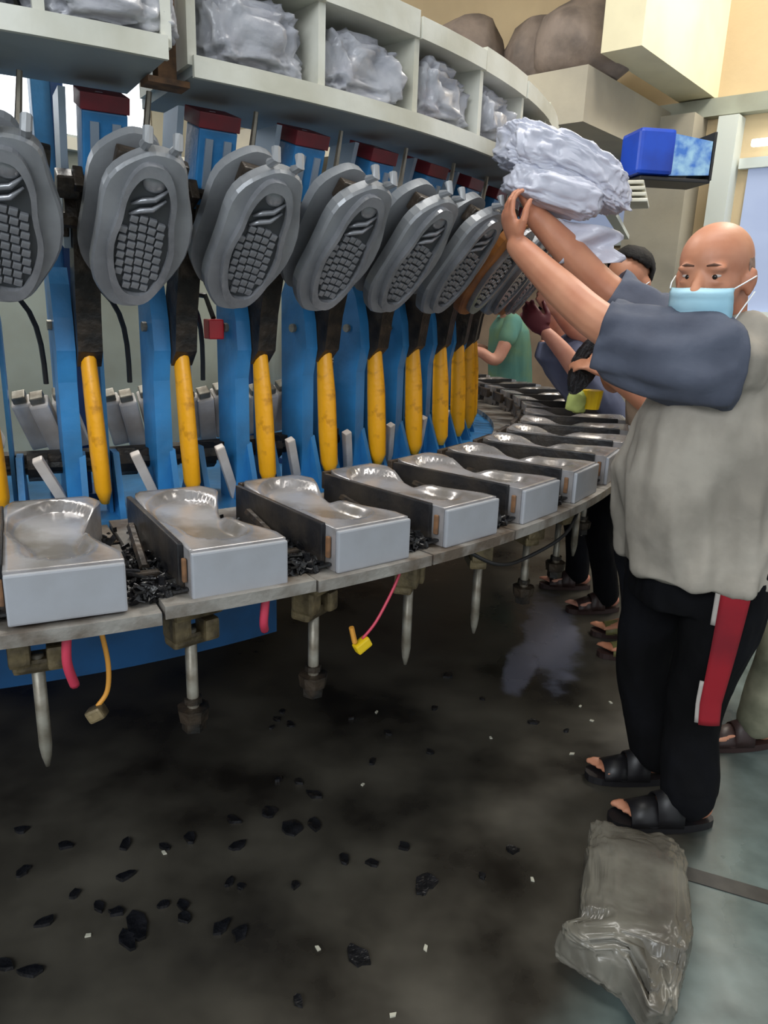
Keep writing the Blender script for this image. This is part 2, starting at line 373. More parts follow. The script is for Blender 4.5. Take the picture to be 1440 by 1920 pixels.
bm = bmesh.new(); box(bm, (-BW/2-.007, BD*.53, BH/2+.006), (.012, BD*.9, BH), None, .003); fin(bm, 'side_panel', RUBM, block)
bm = bmesh.new(); box(bm, (-BW/2-.006, .018, BH*.55), (.008, .012, BH*.5), None, .003); fin(bm, 'corner_clip', RUST, block)
bm = bmesh.new()
for k in (-1, 1): tube(bm, [(k*.05, BD-.01, .06), (k*.05, BD+.03, .07)], .014, 8)
box(bm, (0, BD+.03, .07), (.16, .02, .05), None, .004); fin(bm, 'hinge_bar', GRIME, block)
bm = bmesh.new(); tube(bm, [(BW/2+.05, .12, .030), (BW/2+.055, .34, .055)], .010, 6); box(bm, (BW/2+.05, .10, .022), (.05, .02, .02), None, .004); fin(bm, 'latch_arm', GRIME, block)
BN = {0: 'at the left edge of the picture', 1: 'second from the left', 2: 'third from the left', 3: 'fourth from the left', 4: 'fifth from the left', 5: 'just left of the bald man\'s shirt'}
for i in range(-2, 32):
    a = TH0 + PITCH*i; o = block if i == -2 else copy_tree(block)
    o.location = at(3.0, a, .951); o.rotation_euler = (0, 0, radians(a))
    if i in BN: tag(o, 'open aluminium mould on the rim, '+BN[i], 'mould')
    else: tag(o, 'open aluminium sole mould in the distant crowded row on the table rim' if i > 5 else 'aluminium sole mould on the near rim beyond the left edge', 'mould')
    o['group'] = 'aluminium sole moulds round the table rim'
# rubber trimmings in the gaps between blocks
def crumbs(name, n, fx, fy, fz, smin, smax, seed):
    r = random.Random(seed); bm = bmesh.new()
    for k in range(n):
        s = r.uniform(smin, smax); mt = Matrix.Translation((fx(r), fy(r), fz(r))) @ Matrix.Rotation(r.uniform(0, 6.3), 4, Vector((r.uniform(-1, 1), r.uniform(-1, 1), r.uniform(-1, 1))).normalized())
        box(bm, mt.translation, (s*r.uniform(.8, 3), s, s*.35), mt.to_3x3().to_4x4())
    return fin(bm, name, RUB)
cr = crumbs('rubber_trimmings', 420, lambda r: r.uniform(-.045, .045)+r.gauss(0, .004), lambda r: .015+abs(r.gauss(0, .14)), lambda r: .003+abs(r.gauss(0, .012)), .006, .015, 3)
for i in range(-2, 14):
    o = cr if i == -2 else cr.copy()
    if i > -2: COL.objects.link(o)
    a = TH0 + PITCH*(i+.5); o.location = at(3.0, a, .95); o.rotation_euler = (0, 0, radians(a))
    tag(o, 'black shiny rubber trimmings heaped in a gap between two moulds', 'rubber waste', 'rubber trimmings between the moulds', 'stuff')

# ---- press arm (origin at r=2.30, local y inwards)
arm = empty('press_arm')
bm = bmesh.new()
prism(bm, [(.03, 0), (.03, .36), (.012, .44), (.02, .52), (.04, .60), (.06, .64), (.11, .64), (.13, .60), (.13, 0)], 'x', -.075, -.03)
fin(bm, 'blue_upright', BLUE, arm)
bm = bmesh.new(); prism(bm, [(.06, 0), (.06, .5), (.08, .53), (.11, .5), (.11, 0)], 'x', .032, .042); fin(bm, 'side_cheek', BLUE, arm)
bm = bmesh.new(); tube(bm, [(-.086, .07, .50), (-.074, .07, .50)], .013, 8); fin(bm, 'bolt', STEEL, arm)
# yellow lever: rounded bar, leaning slightly
pts = [(-.008, .035, .48), (-.002, .012, .42), (.002, .004, .30), (.006, .0, .18), (.010, -.004, .08), (.012, -.004, .045)]
bm = bmesh.new(); tube(bm, pts, [(.012, .014), (.018, .026), (.019, .032), (.020, .033), (.019, .031), (.010, .016)], 10); fin(bm, 'yellow_lever', YELL, arm, True)
# black pivot arm from lever up to the press head, leaning outwards
bm = bmesh.new()
prism(bm, [(-.02, .44), (-.035, .54), (-.075, .68), (-.10, .80), (-.055, .82), (-.01, .70), (.05, .56), (.06, .46), (.02, .40)], 'x', -.028, .03)
fin(bm, 'pivot_arm', GRIME, arm)
bm = bmesh.new()
prism(bm, [(-.15, 1.00), (-.05, 1.00), (.03, .70), (-.05, .68)], 'x', -.045, -.030)
prism(bm, [(-.15, 1.00), (-.05, 1.00), (.03, .70), (-.05, .68)], 'x', .030, .045)
fin(bm, 'head_cheek', SLOT, arm)
bm = bmesh.new(); box(bm, (.045, -.10, .885), (.095, .085, .18), Matrix.Rotation(radians(18), 4, 'X'), .004); hb = fin(bm, 'head_box', BLUE, arm)
bm = bmesh.new(); box(bm, (.045, -.13, .988), (.102, .10, .034), Matrix.Rotation(radians(18), 4, 'X'), .002); fin(bm, 'red_cap', REDP, arm)
bm = bmesh.new()
for s in (.022, .068): box(bm, (s, -.146, .88), (.018, .006, .12), Matrix.Rotation(radians(18), 4, 'X'))
fin(bm, 'slot_plate', SLOT, arm)
bm = bmesh.new()
for k in range(7):
    box(bm, (rnd.uniform(-.05, .05), rnd.uniform(-.16, -.04), rnd.uniform(.66, .90)), (rnd.uniform(.02, .05), rnd.uniform(.03, .06), rnd.uniform(.03, .08)), Matrix.Rotation(rnd.uniform(-.5, .5), 4, 'X'), .004)
tube(bm, [(-.06, -.09, .74), (.07, -.09, .74)], .018, 8); tube(bm, [(-.05, -.13, .82), (.06, -.13, .82)], .012, 8)
fin(bm, 'clamp_linkage', GRIME, arm)
bm = bmesh.new(); tube(bm, [(.115, -.15, .80), (.14, -.17, 1.012)], [.010, .006], 6); tube(bm, [(.113, -.15, .79), (.118, -.155, .87)], .024, 8); tube(bm, [(.05, -.13, .80), (.12, -.15, .80)], .014, 6); fin(bm, 'threaded_rod', STEEL, arm)
bm = bmesh.new(); Q_ = [Vector((.13, .20, .34)).lerp(Vector((.0, .06, .62)), t/8)+Vector((.04, .03, .05))*sin(pi*t/8) for t in range(9)]; tube(bm, Q_, .007, 6); fin(bm, 'air_hose', DARK, arm)
# white air cylinders low between the arms
for dx_, dz_, L_ in ((.085, .235, .16), (.135, .21, .22), (.185, .24, .17)):
    bm = bmesh.new()
    mt = Matrix.Rotation(radians(32), 4, 'X') @ Matrix.Rotation(radians(-14), 4, 'Y')
    box(bm, (dx_, .20, dz_), (.050, .046, L_), mt, .006); fin(bm, 'air_cylinder', WHITE, arm)
    bm = bmesh.new(); q = mt @ Vector((0, 0, L_/2+.012)); box(bm, Vector((dx_, .20, dz_))+q, (.034, .034, .02), mt, .003); fin(bm, 'cylinder_cap', STEEL, arm)
bm = bmesh.new(); mt = Matrix.Rotation(radians(20), 4, 'X') @ Matrix.Rotation(radians(-22), 4, 'Y'); box(bm, (.135, .04, .085), (.026, .024, .20), mt, .004); fin(bm, 'push_rod', WHITE, arm)
bm = bmesh.new(); tube(bm, [(-.06, .12, .13), (.24, .12, .13)], .022, 10); tube(bm, [(.07, .12, .13), (.12, .12, .13)], .04, 10); fin(bm, 'bearing_shaft', GRIME, arm)
for x_ in (.055, .205):
    bm = bmesh.new(); prism(bm, [(-.02, 0), (.04, .17), (.10, .17), (.20, 0)], 'x', x_-.008, x_+.008); fin(bm, 'blue_bracket', BLUE, arm)
AN = {0: 'above the leftmost gap', 1: 'third blue upright from the left', 2: 'directly left of the red valve', 3: 'fourth yellow lever from the left', 4: 'fifth yellow lever from the left', 5: 'sixth yellow lever from the left'}
ORD = ['leftmost yellow lever in view', 'second yellow lever from the left', 'third yellow lever from the left', 'fourth yellow lever from the left', 'fifth yellow lever from the left', 'sixth yellow lever from the left', 'seventh yellow lever from the left', 'eighth yellow lever from the left', 'ninth yellow lever from the left']
for i in range(-2, 15):
    a = TH0 + 3.0 + PITCH*i; o = arm if i == -2 else copy_tree(arm)
    o.location = at(2.30, a, .925); o.rotation_euler = (0, 0, radians(a))
    tag(o, 'blue press arm with '+('the '+ORD[i] if 0 <= i < 9 else ('yellow lever far behind the others' if i > 0 else 'yellow lever beyond the left edge')), 'press arm', 'blue press arms with yellow levers')

# ---- mould lids with tread
lid = empty('tread_mould')
def outline(fn, n=44): return [fn(2*pi*k/n) for k in range(n)]
def wavy(t):
    s, c = sin(t), cos(t)
    wx = .091 + .010*cos(2*t+.4) + .007*cos(5*t); return (wx*abs(c)**.75*(1 if c > 0 else -1) + .010*s*abs(s), (.195 if s < 0 else .185)*abs(s)**.85*(1 if s > 0 else -1))
def plate(poly, y0, y1, scl_front=1.0):
    bm = bmesh.new(); n = len(poly)
    A = [bm.verts.new((x, y1, z)) for x, z in poly]; B = [bm.verts.new((x, y0+.008, z)) for x, z in poly]
    Cc = [bm.verts.new((x*.95, y0, z*.975)) for x, z in poly]
    bm.faces.new(A)
    for P, Q in ((A, B), (B, Cc)):
        for i in range(n): bm.faces.new((P[i], P[(i+1) % n], Q[(i+1) % n], Q[i]))
    bm.faces.new(Cc[::-1]); return bm
fin(plate(outline(wavy), 0, .035), 'lid_plate', LID, lid)
def solep(t, k=1.):
    u = (1-sin(t))/2   # 0 top .. 1 bottom (toe of the sole hangs down)
    hw = .062 + .010*sin(pi*u*1.1-.4) - .010*math.exp(-((u-.38)/.14)**2)
    zz = .168*sin(t)*(1 if k == 1 else (k+.02)); c = cos(t)
    return (hw*(abs(c)**.7)*(1 if c > 0 else -1)*k + .012*(u-.5), zz - .004)
def band(poly_o, poly_i, y0, y1):
    bm = bmesh.new(); n = len(poly_o)
    O0 = [bm.verts.new((x, y1, z)) for x, z in poly_o]; O1 = [bm.verts.new((x, y0, z)) for x, z in poly_o]
    I1 = [bm.verts.new((x, y0, z)) for x, z in poly_i]; I0 = [bm.verts.new((x, y1, z)) for x, z in poly_i]
    for P, Q in ((O0, O1), (O1, I1), (I1, I0)):
        for i in range(n): bm.faces.new((P[i], P[(i+1) % n], Q[(i+1) % n], Q[i]))
    return bm
so = outline(solep); si = outline(lambda t: solep(t, .83))
bm = bmesh.new(); prism(bm, si, 'y', -.004, .004); fin(bm, 'sole_base', GROOVE, lid)
fin(band(so, si, -.018, .002), 'sole_rim', SOLE, lid)
def inside(x, z, poly):
    c = False; n = len(poly)
    for i in range(n):
        x1, z1 = poly[i]; x2, z2 = poly[(i+1) % n]
        if (z1 > z) != (z2 > z) and x < (x2-x1)*(z-z1)/(z2-z1)+x1: c = not c
    return c
lug_me = None; joined = bmesh.new()
lugs = []
for r_ in range(9):
    for c_ in range(5):
        x = -.039+.0195*c_ + .012*((r_/9)-.5)*1.2; z = .040-.0205*r_ - .0025*(c_-2)**2
        if all(inside(x+ax, z+az, si) for ax in (-.005, .005) for az in (-.006, .006)): lugs.append((x, z))
bm = bmesh.new(); box(bm, (0, 0, 0), (.0165, .010, .0150), None, .0018); me0 = bpy.data.meshes.new('tread_lug'); bm.to_mesh(me0); bm.free(); me0.materials.append(SOLE)
for k, (x, z) in enumerate(lugs):
    o = link('tread_lug', me0, SOLE, lid); o.location = (x, -.008, z); o.rotation_euler = (0, radians(7), 0)
# heel: two raised chevron ribs and a smooth heel pad
for k, zc in enumerate((.062, .085)):
    bm = bmesh.new()
    tube(bm, [(-.038, -.008, zc-.016), (-.018, -.012, zc-.002), (.006, -.012, zc+.006), (.030, -.008, zc+.030)], [.003, .006, .006, .003], 6); fin(bm, 'tread_rib', SOLE, lid, True)
bm = bmesh.new(); bmesh.ops.create_uvsphere(bm, u_segments=16, v_segments=8, radius=1)
for v in bm.verts: v.co = Vector((v.co.x*.026, v.co.y*.009-.003, v.co.z*.026+.125))
fin(bm, 'heel_pad', SOLE, lid, True)
for s in (-1, 1):
    bm = bmesh.new(); tube(bm, [(s*.030, .02, .185), (s*.030, -.002, .205), (s*.030, .02, .22)], .011, 8); fin(bm, 'lid_lug', LID, lid)
bm = bmesh.new(); box(bm, (-.01, .06, .0), (.05, .05, .26), None, .008); box(bm, (.0, .05, .13), (.15, .03, .05), None, .006); fin(bm, 'lid_carrier', GRIME, lid)
bm = bmesh.new(); prism(bm, [(x*.86-.034, z*.93+.01) for x, z in outline(wavy)], 'y', .07, .10); fin(bm, 'rear_plate', LID, lid)
LN = {0: 'at the left edge of the picture', 1: 'second from the left, widest in view', 2: 'third from the left', 3: 'fourth from the left', 4: 'fifth from the left', 5: 'sixth from the left, nearly edge-on'}
for i in range(-2, 15):
    a = TH0 - .9 + PITCH*i; o = lid if i == -2 else copy_tree(lid)
    o.location = at(2.56, a, 1.632); o.rotation_euler = (radians(36), radians(7), radians(a))
    if i == -2: pass
    if i in LN: tag(o, 'raised grey tread mould facing out, '+LN[i], 'mould lid')
    else: tag(o, 'raised mould lid seen edge-on in the distant bunch of lids' if i > 5 else 'raised grey mould lid beyond the left edge', 'mould lid')
    o['group'] = 'raised mould lids round the table'
    if i in (6, 8):
        for ch in o.children:
            if ch.name.startswith(('lid_plate', 'rear_plate', 'sole_base')):
                me = ch.data.copy(); me.materials.clear(); me.materials.append(ORB if ch.name.startswith('lid') else DARK); ch.data = me
        o['label'] = ('raised tread mould lined in orange-brown, nearer of the two' if i == 6 else 'raised tread mould lined in orange-brown, farther of the two')

# tall columns behind the arms
for k, (a, r_, w_, lab) in enumerate(((28.6, 2.02, .075, 'tall blue column rising behind the leftmost yellow lever'), (45.5, 1.98, .05, 'navy column right of the third yellow lever'), (52.5, 1.98, .05, 'navy column right of the fourth yellow lever'), (60, 2.0, .05, 'navy column behind the sixth yellow lever'))):
    c = empty('machine_column', at(r_, a, .925), radians(a)); tag(c, lab, 'column')
    bm = bmesh.new(); box(bm, (0, 0, .62 if k == 0 else .5), (w_, .09, 1.24 if k == 0 else 1.0), None, .004); fin(bm, 'column_shaft', NAVY if k else BLUE, c)
    bm = bmesh.new(); box(bm, (w_*.30-.07*(k == 0)*0, -.05, .62 if k == 0 else .5), (w_*.4, .012, 1.2 if k == 0 else .96), None, .002); fin(bm, 'column_flange', NAVY, c)
    bm = bmesh.new(); box(bm, (0, 0, .01), (w_+.06, .14, .02)); fin(bm, 'base_plate', NAVY, c)
v_ = empty('red_valve', at(2.22, 38.4, 1.42), radians(38)); tag(v_, 'small red valve box between the second and third yellow levers', 'valve')
bm = bmesh.new(); box(bm, (0, 0, 0), (.045, .04, .055), None, .004); fin(bm, 'valve_body', RED2, v_)
bm = bmesh.new(); tube(bm, [(0, 0, .03), (0, .05, .09), (-.06, .08, .10)], .008, 6); fin(bm, 'valve_pipe', GRIME, v_)

# ---- under the rim: bracket with hanging rod
def under(foot):
    t = empty('hanging_jack')
    bm = bmesh.new(); box(bm, (0, 0, -.035), (.11, .10, .05), None, .01); box(bm, (-.03, .0, -.085), (.04, .06, .06), None, .008); box(bm, (.035, -.01, -.10), (.035, .05, .05), None, .008)
    box(bm, (0, .01, -.12), (.09, .05, .03), None, .008)
    fin(bm, 'bracket', BRASS, t)
    bm = bmesh.new(); tube(bm, [(0, 0, -.10), (0, 0, -.30), (0, 0, -.325), (0, 0, -.35)], [.013, .013, .010, .004], 10); fin(bm, 'rod', STEEL, t, True)
    if foot:
        bm = bmesh.new(); tube(bm, [(0, 0, -.275), (0, 0, -.262)], .02, 8); tube(bm, [(0, 0, -.315), (0, 0, -.285)], [.032, .036], 8); tube(bm, [(0, 0, -.34), (0, 0, -.318)], .026, 6); fin(bm, 'flange_nut', GRIME, t)
    return t
ja, jb = under(False), under(True)
used = set()
JL = {0: 'the leftmost, with a bare tapered tip', 1: 'second from the left, with a wide flange nut', 2: 'third from the left, with a flange nut', 3: 'fourth from the left, with a bare tip', 4: 'fifth from the left, with a bare tip', 5: 'sixth from the left, near the farther legs'}
for i in range(-1, 12):
    src = jb if i in (1, 2, 5, 6, 8) else ja
    o = src if src not in used else copy_tree(src); used.add(src)
    a = TH0 - 1.2 + PITCH*i; o.location = at(2.86, a, .924); o.rotation_euler = (0, 0, radians(a)+.2*i)
    tag(o, 'steel rod hanging under the rim, '+JL[i] if i in JL else 'steel rod in a grimy bracket in the far row under the rim', 'jack', 'jacks under the table rim')
def wire(name, m, pts, r, lab, cat='hose'):
    bm = bmesh.new(); P = [Vector(p) for p in pts]; Q = []
    for i in range(len(P)-1):
        p0, p1, p2, p3 = P[max(i-1, 0)], P[i], P[i+1], P[min(i+2, len(P)-1)]
        for k in range(6):
            t = k/6; Q.append(.5*((2*p1)+(p2-p0)*t+(2*p0-5*p1+4*p2-p3)*t*t+(3*p1-p0-3*p2+p3)*t**3))
    Q.append(P[-1]); tube(bm, Q, r, 8); o = fin(bm, name, m, None, True); tag(o, lab, cat); return o
wire('pink_hose', PINK, [at(2.99, 26.2, .925), at(2.99, 26.1, .86), at(2.97, 26.3, .80)], .009, 'short pink hose hanging under the rim beside the leftmost rod')
wire('pink_hose', PINK, [at(2.99, 33.4, .925), at(2.99, 33.3, .87), at(2.97, 33.5, .84)], .009, 'short pink hose under the rim between two flange-nut rods')
wire('red_wire', PINK, [at(3.0, 39.9, .925), at(3.0, 39.5, .88), at(3.0, 38.6, .81), at(2.99, 38.0, .77)], .0035, 'thin red wire running down to the yellow connector', 'wire')
wire('orange_wire', ORNG, [at(2.9, 27.4, .88), at(2.9, 27.6, .80), at(2.9, 27.5, .74), at(2.9, 27.1, .71)], .005, 'orange wire curling under the rim near the leftmost rod', 'wire')
wire('black_cable', DARK, [at(3.0, 44, .925), at(3.02, 46, .87), at(3.0, 49, .84), at(3.02, 53, .87), at(3.0, 56, .925)], .005, 'black cable sagging below the rim towards the far legs', 'cable')
cn = empty('yellow_connector', at(2.99, 38.0, .755), .6); tag(cn, 'small yellow connector hanging on a red wire under the rim', 'connector')
bm = bmesh.new(); box(bm, (0, 0, 0), (.04, .022, .026), Matrix.Rotation(-.5, 4, 'Y'), .005); fin(bm, 'plug_body', YELP, cn)
bm = bmesh.new(); tube(bm, [(-.02, 0, .01), (-.03, 0, .05)], .006, 6); fin(bm, 'plug_tail', ORNG, cn)
cp = empty('wire_plug', at(2.9, 27.05, .695), 0); tag(cp, 'grey plug at the end of the orange wire', 'plug')
bm = bmesh.new(); box(bm, (0, 0, 0), (.035, .03, .028), Matrix.Rotation(-.5, 4, 'Y'), .006); fin(bm, 'plug_body', BRASS, cp)

# ================================================================ SHELF RING
def shelf(lab, a0, a1, ri, ro, dv, ztop=2.165):
    sh = empty('curved_shelf', (CX, CY, 0)); tag(sh, lab, 'shelf')
    n = int((a1-a0)/3)+2
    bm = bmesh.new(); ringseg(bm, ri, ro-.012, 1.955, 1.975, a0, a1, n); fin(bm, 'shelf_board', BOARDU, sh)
    bm = bmesh.new(); ringseg(bm, ro-.012, ro, 1.950, 1.992, a0, a1, n); fin(bm, 'front_rail', CREAM, sh)
    bm = bmesh.new(); ringseg(bm, ri, ri+.012, 1.975, ztop, a0, a1, n); fin(bm, 'back_board', CREAM, sh)
    seg = dv[0] if dv else a0; k = 0
    cuts = [a0]+[d for d in dv if a0 < d < a1]+[a1]
    for c0, c1 in zip(cuts[:-1], cuts[1:]):
        h = .05+.012*(k % 2); k += 1
        bm = bmesh.new(); ringseg(bm, ri, ro+.003*(k % 2), ztop, ztop+h, c0+.08, c1-.08, 3); fin(bm, 'top_board', CREAM, sh)
    for d in cuts:
        bm = bmesh.new(); ringseg(bm, ri+.012, ro-.012, 1.975, ztop, d-.22, d+.22, 1); fin(bm, 'divider', CREAM, sh)
    return sh
shelf('cream curved overhead shelf at the upper left, ending at the rusty gap', 6, 32.2, 2.34, 2.68, [12, 19.5, 27.3])
shelf('long cream curved overhead shelf full of bags, right of the rusty gap', 33.9, 205, 2.22, 2.60, [41, 48, 55, 62, 69, 76, 83, 90, 98, 106, 114, 122, 130, 138, 146, 154, 162, 170, 178, 186, 194])
# rusty hanger in the gap and thin hangers to the ceiling
for k, (a, r_) in enumerate(((33.05, 2.52), (20, 2.4), (150, 2.3), (180, 2.3))):
    h = empty('shelf_hanger', at(r_, a, 0), radians(a)); tag(h, ('brown rusty steel hanger in the gap between the two shelves' if k < 1 else 'steel hanger rod holding the curved shelf from the ceiling'), 'hanger', None if k < 1 else 'hanger rods of the curved shelf')
    bm = bmesh.new(); box(bm, (0, 0, (1.94+CEIL)/2), (.04 if k < 1 else .02, .04, CEIL-1.94)); fin(bm, 'hanger_rod', RUST if k < 1 else STEEL, h)
    bm = bmesh.new(); box(bm, (0, 0, 1.945), (.09 if k < 1 else .05, .06, .012)); fin(bm, 'hanger_foot', RUST if k < 1 else STEEL, h)
# bags in the compartments
def crumple(sx, sy, sz, seed, sub=5, amp=.12, sq=.6, ridge=.05):
    bm = bmesh.new(); bmesh.ops.create_icosphere(bm, subdivisions=sub, radius=1)
    for v in bm.verts:
        p = v.co.copy(); q = Vector([abs(c)**sq*(1 if c > 0 else -1) for c in p])
        d = 1+amp*nz(p, 1.6, seed)+amp*.5*nz(p, 4, seed+5) - ridge*abs(nz(p, 3.2, seed+9))*2 - ridge*.6*abs(nz(p, 7.5, seed+3))*2
        v.co = Vector((q.x*sx*d, q.y*sy*d, q.z*sz*d))
    return bm
bagm = []
for k in range(4):
    bm = crumple(.150, .17, .096, k*7.3, 5, .16, .55, .10)
    for v in bm.verts: v.co += v.co.normalized()*(-.020*abs(nz(v.co, 26, k))-.012*abs(nz(v.co, 55, k))); bmesh.ops.recalc_face_normals(bm, faces=bm.faces)
    me = bpy.data.meshes.new('plastic_bag'); bm.to_mesh(me); bm.free()
    for p in me.polygons: p.use_smooth = True
    me.materials.append(BAG); bagm.append(me)
insm = []
for mt_ in (INS, INSR):
    bm = bmesh.new()
    for j in range(4): box(bm, (.015*(j % 2), 0, -.045+.025*j), (.15, .2, .02), Matrix.Rotation(.15*j, 4, 'Z'), .008)
    me = bpy.data.meshes.new('insole_stack'); bm.to_mesh(me); bm.free(); me.materials.append(mt_); insm.append(me)
def bagset(a, r_, k, lab, grp, off=0):
    b_ = empty('insole_bag', at(r_, a, 1.976+.088), radians(a)); tag(b_, lab, 'bag', grp)
    link('plastic_bag', bagm[k % 4], None, b_); o = link('insole_stack', insm[1 if k == 3 else 0], None, b_); o.scale = (.8, .8, .8)
RB = ['first compartment right of the rusty gap', 'second compartment right of the rusty gap', 'third compartment right of rusty gap, with pinkish insoles', 'fourth compartment right of the rusty gap', 'fifth compartment right of rusty gap, beside the held bag']
cm = [(33.9, 41), (41, 48), (48, 55), (55, 62), (62, 69), (69, 76), (76, 83), (83, 90)]
for k, (c0, c1) in enumerate(cm):
    bagset((c0+c1)/2, 2.43, k+1, 'crumpled clear insole bag, '+RB[k] if k < 5 else 'crumpled clear insole bag on the far side of the curved shelf', 'insole bags on the right shelf')
for k, (c, lab) in enumerate(((9, 'beyond the left edge'), (15.7, 'near the left edge'), (23.4, 'left of the single upright'), (29.8, 'last compartment before the rusty gap'))):
    bagset(c, 2.53, k+4, 'crumpled clear insole bag on the upper left shelf, '+lab, 'insole bags on the left shelf')

# ================================================================ BAG BEING HELD, BAG ON FLOOR
hb = empty('held_plastic_bag', (.50, 2.40, 1.93), 0); tag(hb, 'big white plastic bag lifted to the shelf by the bald man', 'bag')
bm = crumple(.205, .11, .080, 41, 6, .12, .6, .07)
for v in bm.verts: v.co += v.co.normalized()*(-.016*abs(nz(v.co, 22, 2))-.008*abs(nz(v.co, 50, 3)))
for v in bm.verts: v.co.z += -.24*v.co.x - .05*max(0, v.co.x)/.2; 
fin(bm, 'bag_body', BAGW, hb, True).rotation_euler = (0, 0, .05)
bm = crumple(.15, .08, .055, 57, 5, .14, .6, .07)
o = fin(bm, 'bag_fold', BAGW, hb, True); o.location = (-.03, -.03, -.09); o.rotation_euler = (0, .25, 0)
bm = bmesh.new(); 
gv = [[bm.verts.new((-.01+.19*u+.02*sin(9*w_), -.03+.025*sin(7*u+5*w_), -.16-.13*w_*(1-.3*u)-.03*u)) for u in [i/12 for i in range(13)]] for w_ in [j/9 for j in range(10)]]
for j in range(9):
    for i in range(12): bm.faces.new((gv[j][i], gv[j][i+1], gv[j+1][i+1], gv[j+1][i]))
o = fin(bm, 'bag_mouth', BAGW, hb, True); sm_ = o.modifiers.new('thickness', 'SOLIDIFY'); sm_.thickness = .002

fbm = crumple(.150, .255, .085, 77, 6, .07, .42, .03)
for v in fbm.verts: v.co += v.co.normalized()*(-.016*abs(nz(v.co, 12, 2))-.007*abs(nz(v.co, 35, 3)))
for v in fbm.verts:
    y = v.co.y; v.co.z = max(v.co.z, -.078)
    if y < -.10: v.co.x *= 1-.15*min(1, (-y-.10)/.15)
    if y < -.14 and v.co.x < -.06: v.co.x -= .06*min(1, (-.14-y)/.03)*(1 if y > -.2 else max(0, 1+(y+.2)/.05)); v.co.z *= .7
    if y < -.2 and v.co.x > .02: v.co.y -= .09*min(1, (-y-.2)/.04); v.co.z *= .6
fb = empty('floor_bag', (.655, 1.525, 0), radians(-17)); fb.scale = (.90, .93, 1); tag(fb, 'dusty clear plastic bag lying full on the floor at lower right', 'bag')
o = fin(fbm, 'bag_body', BAGD, fb, True); o.location = (0, 0, .08)
bm = bmesh.new(); box(bm, (0, .02, .065), (.24, .36, .10), None, .03); fin(bm, 'bag_contents', mat('bag_filling', (112, 104, 98), .8, 0, (84, 84, 90), 8), fb)

# ================================================================ LITTER ON THE FLOOR
def unproj(x, y):                  # where things lie on the floor, read off the photograph once
    d = fw + rt*((x-720)/FPX) - up*((y-960)/FPX); t = -1.5/d.z; return Vector((d.x*t, d.y*t, 0))
SC = [(40,1558,.05),(122,1588,.05),(235,1587,.06),(355,1573,.06),(437,1538,.05),(505,1524,.08),(590,1492,.06),(560,1467,.04),(522,1463,.03),(446,1587,.06),(548,1555,.10),(590,1548,.07),(645,1612,.05),(697,1620,.05),(45,1634,.05),(235,1645,.06),(140,1680,.04),(84,1732,.06),(185,1703,.05),(218,1712,.05),(255,1740,.10),(240,1765,.07),(308,1698,.04),(343,1700,.05),(345,1722,.05),(415,1740,.06),(450,1752,.06),(430,1655,.04),(452,1664,.03),(553,1661,.04),(800,1655,.09),(790,1668,.07),(8,1810,.05),(60,1822,.06),(530,1336,.04),(520,1350,.04),(545,1360,.05),(510,1365,.03),(660,1348,.03),(727,1376,.04),(805,1411,.04),(698,1430,.05),(815,1330,.04),(840,1268,.06),(560,1880,.04),(670,1795,.08),(310,1590,.04),(760,1590,.05),(905,1645,.03),(960,1595,.05),(1000,1356,.05),(905,1312,.03),(1062,1372,.03),(985,1120,.05)]
for k, (x, y, s) in enumerate(SC):
    r = random.Random(k+5); bm = bmesh.new(); n = r.choice((7, 8, 9)); p = unproj(x, y); s *= .85
    poly = [((s*.5*r.uniform(.5, 1.0))*cos(2*pi*j/n)*r.uniform(1.0, 1.5), (s*.42*r.uniform(.5, 1.0))*sin(2*pi*j/n)) for j in range(n)]
    prism(bm, poly, 'z', 0, .006)
    for v in bm.verts: v.co.z += .004*nz(v.co, 30, k)+.003 if v.co.z > .003 else 0
    o = fin(bm, 'rubber_scrap', RUB); o.location = p; o.rotation_euler = (0, 0, r.uniform(0, 3)); big = s > .072
    where = 'on the middle floor below the rim rods' if y < 1480 else ('on the lower left floor' if x < 400 else 'on the lower middle floor')
    tag(o, ('large matted' if big else 'small torn')+' black rubber scrap '+where, 'rubber scrap', ('large' if big else 'small')+' rubber scraps '+where)
for k, (x, y) in enumerate(((706,1336),(597,1780),(1072,1414),(1088,1325),(680,1472),(308,1600),(798,1779),(920,1384),(735,1905),(165,1755),(998,1650),(1110,1352),(1145,1318))):
    p = unproj(x, y); r = random.Random(k); bm = bmesh.new(); prism(bm, [(-.012*r.uniform(.6, 1.4), -.005), (.010, -.007), (.013*r.uniform(.6, 1.4), .004), (-.006, .008)], 'z', 0, .004); [setattr(v, 'co', Vector((v.co.x*.65, v.co.y*.65, v.co.z))) for v in bm.verts]
    o = fin(bm, 'litter_chip', PAPER); o.location = p; o.rotation_euler = (0, 0, r.uniform(0, 3)); tag(o, 'tiny pale chip of litter on the dark floor', 'litter', 'pale litter chips on the floor')
